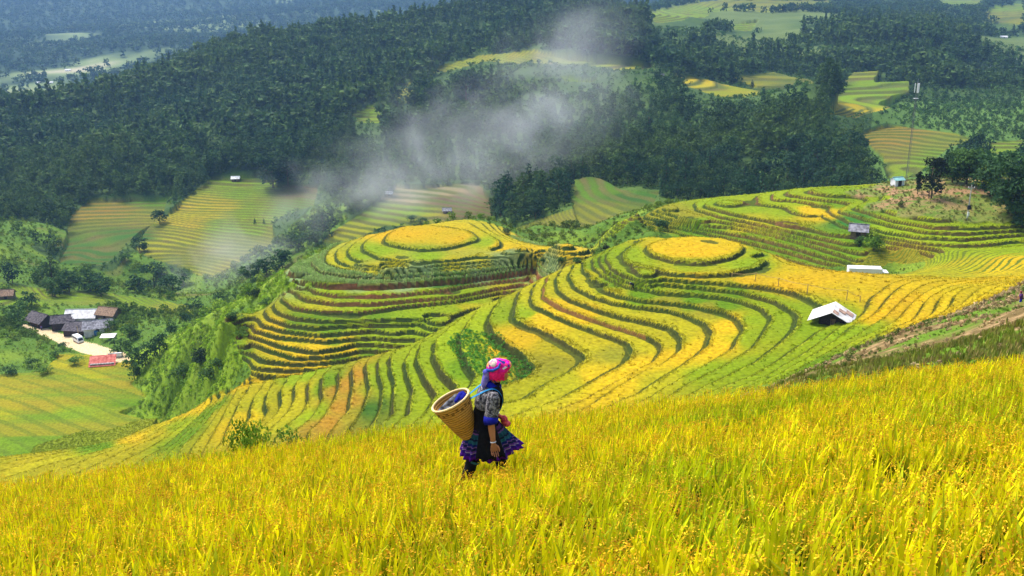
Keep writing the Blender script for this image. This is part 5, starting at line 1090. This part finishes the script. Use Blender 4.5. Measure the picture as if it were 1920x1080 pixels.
def build_woman(name, label, loc, rz, lean=.0, basket=True):
    e = empty(name, loc, rz); tag(e, label, 'person')
    V = lambda *q: np.array(q, float)
    sh = lambda z: lean*max(0, z-.85)*1.0
    def P3(x, y, z): return V(x+sh(z), y, z-lean*.35*max(0, z-.85)*.6)
    body = [rings([(P3(-.01, 0, .72), (.105, 0, 0), (0, .155, 0)), (P3(-.02, 0, .82), (.118, 0, 0), (0, .162, 0)), (P3(-.005, 0, .95), (.10, 0, 0), (0, .135, 0)), (P3(.01, 0, 1.07), (.112, 0, 0), (0, .150, 0)), (P3(.015, 0, 1.17), (.10, 0, 0), (0, .150, 0)), (P3(.02, 0, 1.225), (.06, 0, 0), (0, .10, 0)), (P3(.03, 0, 1.25), (.045, 0, 0), (0, .05, 0))], 20),
            limb([(P3(.028, 0, 1.20), .048), (P3(.045, 0, 1.30), .045)])]
    hc = P3(.075, .005, 1.385)
    body += [ell(hc+V(-.012, 0, .02), (.092, .076, .105)), ell(hc+V(.030, 0, -.045), (.055, .052, .062)), limb([(hc+V(.080, .004, .012), .012), (hc+V(.101, .006, -.022), .014)], 8), limb([(hc+V(.074, -.018, -.058), .010), (hc+V(.080, .004, -.058), .012), (hc+V(.074, .024, -.058), .010)], 8), ell(hc+V(.052, 0, -.088), (.026, .024, .020), 10, 6)]
    for sy in (-1, 1): body += [ell(hc+V(-.018, sy*.076, -.012), (.018, .010, .030), 8, 6)]
    # near arm hangs, far arm swings forward to the pouch
    sR, eR, wR = P3(.015, -.180, 1.165), P3(.012, -.245, .93), P3(.045, -.292, .69)
    sL, eL, wL = P3(.015, .175, 1.165), P3(.02, .215, .93), P3(.16, .15, .80)
    for s_, e_, w_ in ((sR, eR, wR), (sL, eL, wL)): body.append(limb([(s_, .050), ((s_+e_)/2, .044), (e_, .037), (e_*.6+w_*.4, .036), (w_, .024)]))
    body += hand(wR, V(.10, -.01, -1), V(1, .1, 0), .30); body += hand(wL, V(.75, -.1, -.6), V(.3, -.6, .7), .45)
    hipR, kR, aR = V(-.03, -.075, .76), V(-.13, -.075, .42), V(-.27, -.08, .11); hipL, kL, aL = V(-.01, .075, .76), V(.16, .075, .43), V(.20, .08, .08)
    for h_, k_, a_ in ((hipR, kR, aR), (hipL, kL, aL)): body.append(limb([(h_, .085), ((h_+k_)/2, .070), (k_, .052), (k_*.65+a_*.35, .052), (a_, .034)])); body.append(limb([(a_+V(-.045, 0, -.035), .034), (a_+V(.06, 0, -.055), .032), (a_+V(.15, 0, -.065), .022)], 10))
    fuse('body', body, .0042, m_skin, e, 3)
    for sy in (-1, 1): MB().add(*ell(hc+V(.074, sy*.030, .012), (.009, .013, .008), 8, 6)).build('eye', m_eye, e, True)
    # hair under the scarf
    MB().add(*ell(hc+V(-.030, 0, .012), (.090, .082, .095))).build('hair', m_hair, e, True)
    # jacket and vest
    fuse('jacket', [rings([(P3(-.015, 0, .66), (.150, 0, 0), (0, .195, 0)), (P3(-.02, 0, .80), (.142, 0, 0), (0, .185, 0)), (P3(-.005, 0, .95), (.130, 0, 0), (0, .165, 0)), (P3(.025, 0, 1.05), (.142, 0, 0), (0, .170, 0)), (P3(.020, 0, 1.15), (.122, 0, 0), (0, .168, 0)), (P3(.02, 0, 1.215), (.085, 0, 0), (0, .13, 0)), (P3(.035, 0, 1.27), (.060, 0, 0), (0, .065, 0))], 22)], .011, m_black, e, 4)
    fuse('back_panel', [rings([(P3(-.050, 0, 1.00), (.090, 0, 0), (0, .165, 0)), (P3(-.045, 0, 1.10), (.092, 0, 0), (0, .172, 0)), (P3(-.035, 0, 1.18), (.086, 0, 0), (0, .168, 0)), (P3(-.01, 0, 1.232), (.062, 0, 0), (0, .120, 0))], 20)], .011, m_batik, e, 4)
    for s_, e_, w_ in ((sR, eR, wR), (sL, eL, wL)):
        q = e_*.88+w_*.12; fuse('sleeve', [limb([(s_+V(0, 0, .01), .070), ((s_*.6+e_*.4), .073), (s_*.15+e_*.85, .071)], 14)], .009, m_batik, e, 3)
        c = MB(); v, f = tubes([[(s_*.18+e_*.82, .066), (s_*.18+e_*.82, .077), (e_*.98+w_*.02, .078), (q, .074), (q, .062), (e_, .05)]], 16); c.add(v, f).build('cuff', m_cuff, e, True)
        v, f = tubes([[(e_*.10+w_*.90, .024), (e_*.10+w_*.90, .031), (e_*.05+w_*.95, .031), (e_*.05+w_*.95, .024)]], 12); MB().add(v, f).build('bracelet', m_bracelet, e, True)
    v, f = tubes([[(P3(.02, 0, 1.22), .10), (P3(.028, 0, 1.262), .086), (P3(.036, 0, 1.285), .066), (P3(.036, 0, 1.275), .05)]], 18); MB().add(v, f).build('collar', m_cuff, e, True)
    # pleated skirt
    NS, NR = 168, 26; v, f, bnd = [], [], []
    for i in range(NR):
        q = i/(NR-1)
        for k in range(NS):
            th = 2*math.pi*k/NS; ple = math.cos(th*24+1.2*math.sin(3*th))*.020*q+.018*math.sin(th*5+2)*q**1.5; cx = math.cos(th); sy = math.sin(th)
            rx = .150+(.150+.06*max(0, cx))*q**.95+ple; ry = .185+.055*q+ple
            hem = -.045*q*q*math.cos(th*2)*0+.055*q*q*max(0, cx)**2+.012*q*math.sin(th*9+1); v.append((-.005+cx*rx+.03*q, sy*ry, .80-.345*q+hem)); bnd.append(q)
    for i in range(NR-1):
        for k in range(NS): f.append((i*NS+k, i*NS+(k+1) % NS, (i+1)*NS+(k+1) % NS, (i+1)*NS+k))
    sk = MB().add(v, f).build('skirt', m_skirt, e, True); at_ = sk.data.attributes.new('band', 'FLOAT', 'POINT'); at_.data.foreach_set('value', np.array(bnd, np.float32)); so = sk.modifiers.new('cloth', 'SOLIDIFY'); so.thickness = .006
    # long black apron over the hip
    v, f = [], []; NA, MA = 14, 12
    for i in range(MA):
        q = i/(MA-1)
        for k in range(NA):
            th = R(-118)+R(62)*k/(NA-1); rr = 1.0+.02*math.cos(k*2.1); rx = (.158+.165*q**.95)*rr; ry = (.196+.072*q)*rr; v.append((-.005+math.cos(th)*rx+.02*q, math.sin(th)*ry, .83-.34*q+.02*math.sin(k*1.3)*q))
    for i in range(MA-1):
        for k in range(NA-1): f.append((i*NA+k, i*NA+k+1, (i+1)*NA+k+1, (i+1)*NA+k))
    ap = MB().add(v, f).build('apron', m_black, e, True); so = ap.modifiers.new('cloth', 'SOLIDIFY'); so.thickness = .006
    for h_, k_, a_ in ((hipR, kR, aR), (hipL, kL, aL)):
        MB().add(*limb([(k_+V(0, 0, .05), .066), (k_*.65+a_*.35, .064), (k_*.3+a_*.7, .054), (a_+V(0, 0, -.01), .047)])).build('legging', m_legging, e, True); u_ = (k_-a_)/np.linalg.norm(k_-a_)
        v, f = tubes([[(k_-u_*.01, .064), (k_-u_*.01, .071), (k_-u_*.035, .071), (k_-u_*.035, .064)]], 14); MB().add(v, f).build('legband', m_legband, e, True)
        MB().add(*limb([(a_+V(-.05, 0, -.04), .042), (a_+V(.06, 0, -.062), .040), (a_+V(.16, 0, -.072), .028)], 10)).build('shoe', m_black, e, True)
    # head scarf: wrapped cap, cream crown patch, plaid band, red fringe and a blue tail
    fuse('scarf', [ell(hc+V(-.022, 0, .050), (.122, .104, .092), 20, 10), ell(hc+V(.045, 0, .066), (.080, .090, .058), 16, 8)], .007, m_scarf, e, 4)
    fuse('scarf_crown', [ell(hc+V(-.058, -.010, .080), (.066, .078, .062), 14, 8)], .007, m_crown, e, 2)
    band = [(hc+V(-.135, -.03, .030), .020), (hc+V(-.08, -.092, .052), .016), (hc+V(-.03, -.098, .080), .014), (hc+V(-.01, -.082, .120), .010)]
    MB().add(*limb(band, 10)).build('scarf_band', m_bluec, e, True)
    fr = MB()
    for k in range(15):
        th = R(196+k*7.0); c = hc+V(-.018+.104*math.cos(th), .098*math.sin(th), .004); fr.add(*limb([(c+V(0, 0, .015), .013), (c+V(-.002, 0, -.03), .012), (c+V(0, 0, -.056-.008*(k % 3)), .008)], 6))
    fr.build('fringe', m_fringe, e, True)
    MB().add(*ell(hc+V(-.150, -.02, .005), (.036, .04, .034), 12, 8)).build('scarf_knot', m_tail, e, True)
    fuse('scarf_tail', [limb([(hc+V(-.14, -.02, 0), .034), (hc+V(-.155, -.03, -.06), .040), (hc+V(-.175, -.04, -.12), .034), (hc+V(-.18, -.04, -.155), .018)], 10), limb([(hc+V(-.12, .01, 0), .026), (hc+V(-.125, 0, -.07), .030), (hc+V(-.13, -.01, -.12), .02)], 10)], .006, m_tail, e, 3)
    fuse('pouch', [ell(P3(.205, .02, .80), (.040, .05, .055), 12, 8), ell(P3(.23, .0, .765), (.045, .04, .035), 10, 6), limb([(P3(.15, 0, .86), .012), (P3(.2, .02, .83), .02)], 8)], .007, m_pouch, e, 3)
    return e
wY = WYY; ws_, wt_ = pix(911, 917); wz_ = gz(float(ws_)*wY, wY); woman = build_woman('person', 'woman in a pink headscarf and purple banded skirt walking through ripe rice', (float(ws_)*wY, wY, A0-RICE_H+A1*float(ws_)*wY+A2*wY), R(9), .16)
woman.scale = (1.05,)*3
# carrying basket on her back (a thing of its own), tilted away from her
def weave_mat():
    m, t, b = new_mat('woven_bamboo', .6); tc = t.nodes.new('ShaderNodeTexCoord'); wv = t.nodes.new('ShaderNodeTexWave'); wv.bands_direction = 'Z'; wv.inputs['Scale'].default_value = 11.5; wv.inputs['Distortion'].default_value = .6; t.links.new(tc.outputs['Object'], wv.inputs['Vector'])
    n = t.nodes.new('ShaderNodeTexNoise'); n.inputs['Scale'].default_value = 28; t.links.new(tc.outputs['Object'], n.inputs['Vector'])
    r = t.nodes.new('ShaderNodeValToRGB'); r.color_ramp.elements[0].color = (.30,.12,.02,1); r.color_ramp.elements[1].color = (.68,.35,.075,1); r.color_ramp.elements[0].position = .1; r.color_ramp.elements[1].position = .7
    a = mathn(t, 'ADD', mathn(t, 'MULTIPLY', wv.outputs['Fac'], .6), mathn(t, 'MULTIPLY', n.outputs['Fac'], .5)); t.links.new(a, r.inputs[0]); t.links.new(r.outputs[0], b.inputs['Base Color'])
    bp = t.nodes.new('ShaderNodeBump'); bp.inputs['Strength'].default_value = .6; bp.inputs['Distance'].default_value = .01; t.links.new(wv.outputs['Fac'], bp.inputs['Height']); t.links.new(bp.outputs[0], b.inputs['Normal']); return m
m_weave = weave_mat(); m_weave_d = simple('dark_weave', (.10,.055,.02), .7, .4, 40)
bl = woman.matrix_basis if False else Matrix.Translation(woman.location) @ Matrix.Rotation(R(9), 4, 'Z') @ Matrix.Scale(1.05, 4)
tilt = R(-25); bk = empty('carrying_basket', (0, 0, 0)); tag(bk, "tall tapered woven bamboo basket carried on the woman's back", 'basket')
bk.matrix_basis = bl @ Matrix.Translation((-.172, -.03, .665)) @ Matrix.Rotation(tilt, 4, 'Y') @ Matrix.Rotation(R(-3), 4, 'X')
def lathe(prof, n=48, wob=0):
    v, f = [], []; m = len(prof)
    for i, (r_, z_) in enumerate(prof):
        for k in range(n):
            th = 2*math.pi*k/n; q = r_*(1+wob*math.cos(th*24+(i % 2)*math.pi)); v.append((q*math.cos(th), q*math.sin(th), z_))
    for i in range(m-1):
        for k in range(n): f.append((i*n+k, i*n+(k+1) % n, (i+1)*n+(k+1) % n, (i+1)*n+k))
    return v, f
prof = [(.001, .0), (.078, .0)]; NP = 34
for i in range(NP): q = i/(NP-1); prof.append((.082+.128*q**.85+.0042*(1 if i % 2 else -1), .005+.445*q))
prof += [(.214, .452), (.217, .462), (.205, .466), (.198, .455), (.175, .30), (.12, .10), (.001, .04)]
MB().add(*lathe(prof, 72, .006)).build('basket_body', m_weave, bk, True)
v, f = [], []
for k in range(64):
    th = 2*math.pi*k/64
    for j in range(8): ph = 2*math.pi*j/8; rr = .209+.0125*math.cos(ph); v.append((rr*math.cos(th), rr*math.sin(th), .457+.0115*math.sin(ph)))
for k in range(64):
    for j in range(8): f.append((k*8+j, k*8+(j+1) % 8, ((k+1) % 64)*8+(j+1) % 8, ((k+1) % 64)*8+j))
MB().add(v, f).build('rim', simple('pale_bamboo', (.80,.58,.28), .5, .2, 18), bk, True)
mk = MB()
for k in range(22):
    th = 2*math.pi*k/22; z_ = .385+.014*(k % 2); rr = .082+.128*((z_)/.445)**.85+.0035
    mk.box(rr, rr+.002, -.016, .016, z_, z_+.008, Matrix.Rotation(th, 4, 'Z')); mk.box(rr-.004, rr-.001, -.016, .016, z_-.018, z_-.010, Matrix.Rotation(th, 4, 'Z'))
mk.build('dark_weave_band', m_weave_d, bk)
def strap(y0):
    # from the rim over the shoulder and under the arm back to the basket foot, in the woman's frame
    pts_ = [(-.165, y0*.6, 1.10), (-.10, y0*.8, 1.19), (-.02, y0, 1.243), (.06, y0, 1.225), (.135, y0*1.05, 1.12), (.13, y0*1.25, 1.0), (.03, y0*1.5, .90), (-.08, y0*1.2, .80), (-.13, y0*.6, .74)]
    inv = bk.matrix_basis.inverted(); fw = bl.inverted() @ bk.matrix_basis; a0 = fw @ Vector((.193, y0*.55, .40)); a1 = fw @ Vector((.09, y0*.3, .06)); pts_ = [tuple(a0)]+[(p[0]+.16*max(0, p[2]-.85), p[1], p[2]+.004-.16*.21*max(0, p[2]-.85)) for p in pts_[1:8]]+[tuple(a1)]; v, f = [], []
    for i, p in enumerate(pts_):
        w_ = .020
        a = Vector(pts_[min(i+1, 8)])-Vector(pts_[max(i-1, 0)]); out = Vector((p[0]-.0, 0, p[2]-1.0)).normalized(); sd_ = Vector((0, 1, 0)); nr = a.cross(sd_).normalized()
        for s1, s2 in ((-1, -1), (1, -1), (1, 1), (-1, 1)): q = inv @ (bl @ (Vector(p)+sd_*w_*s1+nr*.003*s2)); v.append(tuple(q))
    for i in range(8):
        for k in range(4): f.append((i*4+k, i*4+(k+1) % 4, (i+1)*4+(k+1) % 4, (i+1)*4+k))
    o = MB().add(v, f).build('strap', m_strap, bk, True); s = o.modifiers.new('round', 'SUBSURF'); s.levels = 1; s.render_levels = 2
strap(-.115); strap(.115)
bn = empty('cloth_bundle', (0, 0, 0)); tag(bn, 'dark blue and black cloth bundle lying in the open basket', 'bundle'); bn.matrix_basis = bk.matrix_basis.copy()
cl = [ell((.05, .02, .40), (.12, .13, .055), 14, 8), ell((-.08, -.04, .395), (.10, .10, .045), 12, 8), limb([(-.15, -.06, .42), (-.05, -.03, .45), (.07, .02, .455)] if False else [((-.15, -.06, .415), .03), ((-.04, -.03, .44), .035), ((.08, .02, .45), .04)], 10)]
fuse('dark_cloth', cl, .008, simple('bundle_cloth', (.015,.016,.03), .6, .6, 25, (.16,.17,.20)), bn, 2)
fuse('blue_cloth', [ell((.12, .02, .425), (.06, .09, .05), 12, 8), limb([((.05, -.06, .44), .022), ((.12, 0, .465), .03), ((.15, .06, .45), .02)], 8)], .008, m_cuff, bn, 2)
# two far figures
def field_person(name, label, loc, rz, bend, top, trousers, hat):
    e = empty(name, loc, rz); tag(e, label, 'person'); V = lambda *q: np.array(q, float)
    hip = V(0, 0, .80); ch = hip+V(math.sin(bend), 0, math.cos(bend))*.42; nk = hip+V(math.sin(bend), 0, math.cos(bend))*.50; hd = nk+V(math.sin(bend+.2), 0, math.cos(bend+.2))*.14
    body = [limb([(hip, .14), (hip*.5+ch*.5, .125), (ch, .15), (nk, .06)]), limb([(nk, .05), (hd, .05)]), ell(hd+V(.01, 0, .03), (.095, .08, .11)), limb([(hd+V(.09, 0, .02), .014), (hd+V(.11, 0, -.01), .014)], 6)]
    for sy in (-1, 1):
        s_ = ch+V(0, sy*.18, .03); el = s_+V(.10, sy*.04, -.26); w_ = el+V(.16, -sy*.03, -.18); body += [limb([(s_, .05), (el, .04), (w_, .028)])]+hand(w_, V(.6, 0, -.8), V(.2, -sy, 0), .3)
        body += [limb([(hip+V(0, sy*.08, -.03), .085), (V(.04, sy*.09, .43), .06), (V(-.02, sy*.09, .08), .04)]), limb([(V(-.05, sy*.09, .04), .04), (V(.14, sy*.09, .03), .03)])]
    fuse('body', body, .012, m_skin, e, 2)
    MB().add(*limb([(hip, .165), (hip*.5+ch*.5, .15), (ch, .175), (nk-V(0, 0, .02), .085)])).build('shirt', top, e, True)
    for sy in (-1, 1):
        s_ = ch+V(0, sy*.18, .03); MB().add(*limb([(s_, .072), (s_+V(.10, sy*.04, -.26), .058)])).build('sleeve', top, e, True)
        MB().add(*limb([(hip+V(0, sy*.08, -.0), .105), (V(.04, sy*.09, .43), .08), (V(-.02, sy*.09, .12), .065)])).build('trouser_leg', trousers, e, True)
    MB().add(*ell(hd+V(-.015, 0, .06), (.105, .095, .09))).build('headscarf', hat, e, True); MB().add(*ell(hd+V(-.03, 0, .03), (.095, .085, .10))).build('hair', m_hair, e, True)
    return e
field_person('person', 'tiny field worker in dark blue bending over the green terrace of the round hill', at(1187,539,-.25), R(200), R(62), simple('navy_shirt', (.012,.018,.05), .8), m_black, simple('pale_scarf', (.35,.40,.45), .8))
h = at(1914,566); field_person('person', 'distant person in a purple top on the skyline of the brown slope', (h.x, h.y, h.z-.5), R(160), R(8), simple('purple_shirt', (.10,.03,.13), .8), m_cuff, simple('maroon_scarf', (.25,.03,.08), .8))
h = at(78,619); field_person('person', 'tiny villager in blue standing before the leftmost hamlet house', h, R(-60), R(6), simple('blue_shirt', (.08,.12,.35), .8), m_black, m_fringe)
# ---------------------------------------------------------------- drifting smoke and the valley haze
def smoke(name, label, c, rad, rot, dens, nscale, seed):
    me = bpy.data.meshes.new(name); bm = bmesh.new(); bmesh.ops.create_icosphere(bm, subdivisions=3, radius=1.0); bm.to_mesh(me); bm.free(); o = link_obj(name, me); o.location = c; o.scale = rad; o.rotation_euler = rot; tag(o, label, kind='stuff')
    m = bpy.data.materials.new('smoke'); m.use_nodes = True; t = m.node_tree; t.nodes.clear(); out = t.nodes.new('ShaderNodeOutputMaterial'); pv = t.nodes.new('ShaderNodeVolumePrincipled'); pv.inputs['Color'].default_value = (.93,.94,.97,1); pv.inputs['Anisotropy'].default_value = .1
    tc = t.nodes.new('ShaderNodeTexCoord'); ln = t.nodes.new('ShaderNodeVectorMath'); ln.operation = 'LENGTH'; t.links.new(tc.outputs['Object'], ln.inputs[0])
    fall = t.nodes.new('ShaderNodeMapRange'); fall.interpolation_type = 'SMOOTHSTEP'; fall.inputs['From Min'].default_value = 1.0; fall.inputs['From Max'].default_value = .15; t.links.new(ln.outputs['Value'], fall.inputs['Value'])
    mp_ = t.nodes.new('ShaderNodeMapping'); mp_.inputs['Location'].default_value = (seed, seed*.7, 0); mp_.inputs['Scale'].default_value = (rad[0]/30, rad[1]/30, rad[2]/30); t.links.new(tc.outputs['Object'], mp_.inputs[0])
    n = t.nodes.new('ShaderNodeTexNoise'); n.inputs['Scale'].default_value = nscale; n.inputs['Detail'].default_value = 6; n.inputs['Distortion'].default_value = 1.3; t.links.new(mp_.outputs[0], n.inputs['Vector'])
    nr = t.nodes.new('ShaderNodeMapRange'); nr.inputs['From Min'].default_value = .41; nr.inputs['From Max'].default_value = .78; t.links.new(n.outputs['Fac'], nr.inputs['Value'])
    d = mathn(t, 'MULTIPLY', mathn(t, 'MULTIPLY', fall.outputs[0], nr.outputs[0]), dens); t.links.new(d, pv.inputs['Density']); t.links.new(pv.outputs[0], out.inputs['Volume']); me.materials.append(m); return o
def sp(u, v, Y): s, t = pix(u, v); return (float(s)*Y, Y, float(t)*Y)
smoke('smoke', 'broad veil of pale smoke drifting up the wood behind the round hills', sp(900,250,440), (100,26,44), (0, R(-24), 0), .033, .9, 3.1)
smoke('smoke', 'thin upper plume of smoke reaching the ridge fields', sp(1040,130,520), (64,22,34), (0, R(-42), 0), .028, .8, 9.4)
smoke('smoke', 'lower tongue of smoke lying over the brown fields behind the round hill', sp(800,330,420), (70,18,20), (0, R(-12), 0), .038, 1.0, 5.5)
smoke('smoke', 'small low puff of smoke curling along the wood edge at the yellow terraces', sp(610,345,425), (40,12,13), (0, R(8), 0), .040, 1.1, 1.7)
smoke('smoke', 'faint mist over the left valley terraces', sp(470,455,402), (54,14,20), (0, R(-28), 0), .046, .9, 7.7)
hz = MB().box(-12000, 12000, -60, 9280, -420, 620).build('haze', None); hz.data.materials.clear()
m = bpy.data.materials.new('haze'); m.use_nodes = True; t = m.node_tree; t.nodes.clear(); out = t.nodes.new('ShaderNodeOutputMaterial'); pv = t.nodes.new('ShaderNodeVolumePrincipled')
pv.inputs['Color'].default_value = (.32,.56,1.0,1); pv.inputs['Density'].default_value = .00011; pv.inputs['Anisotropy'].default_value = 0.0; t.links.new(pv.outputs[0], out.inputs['Volume']); hz.data.materials.append(m); tag(hz, 'blue summer haze filling the valley', kind='stuff')
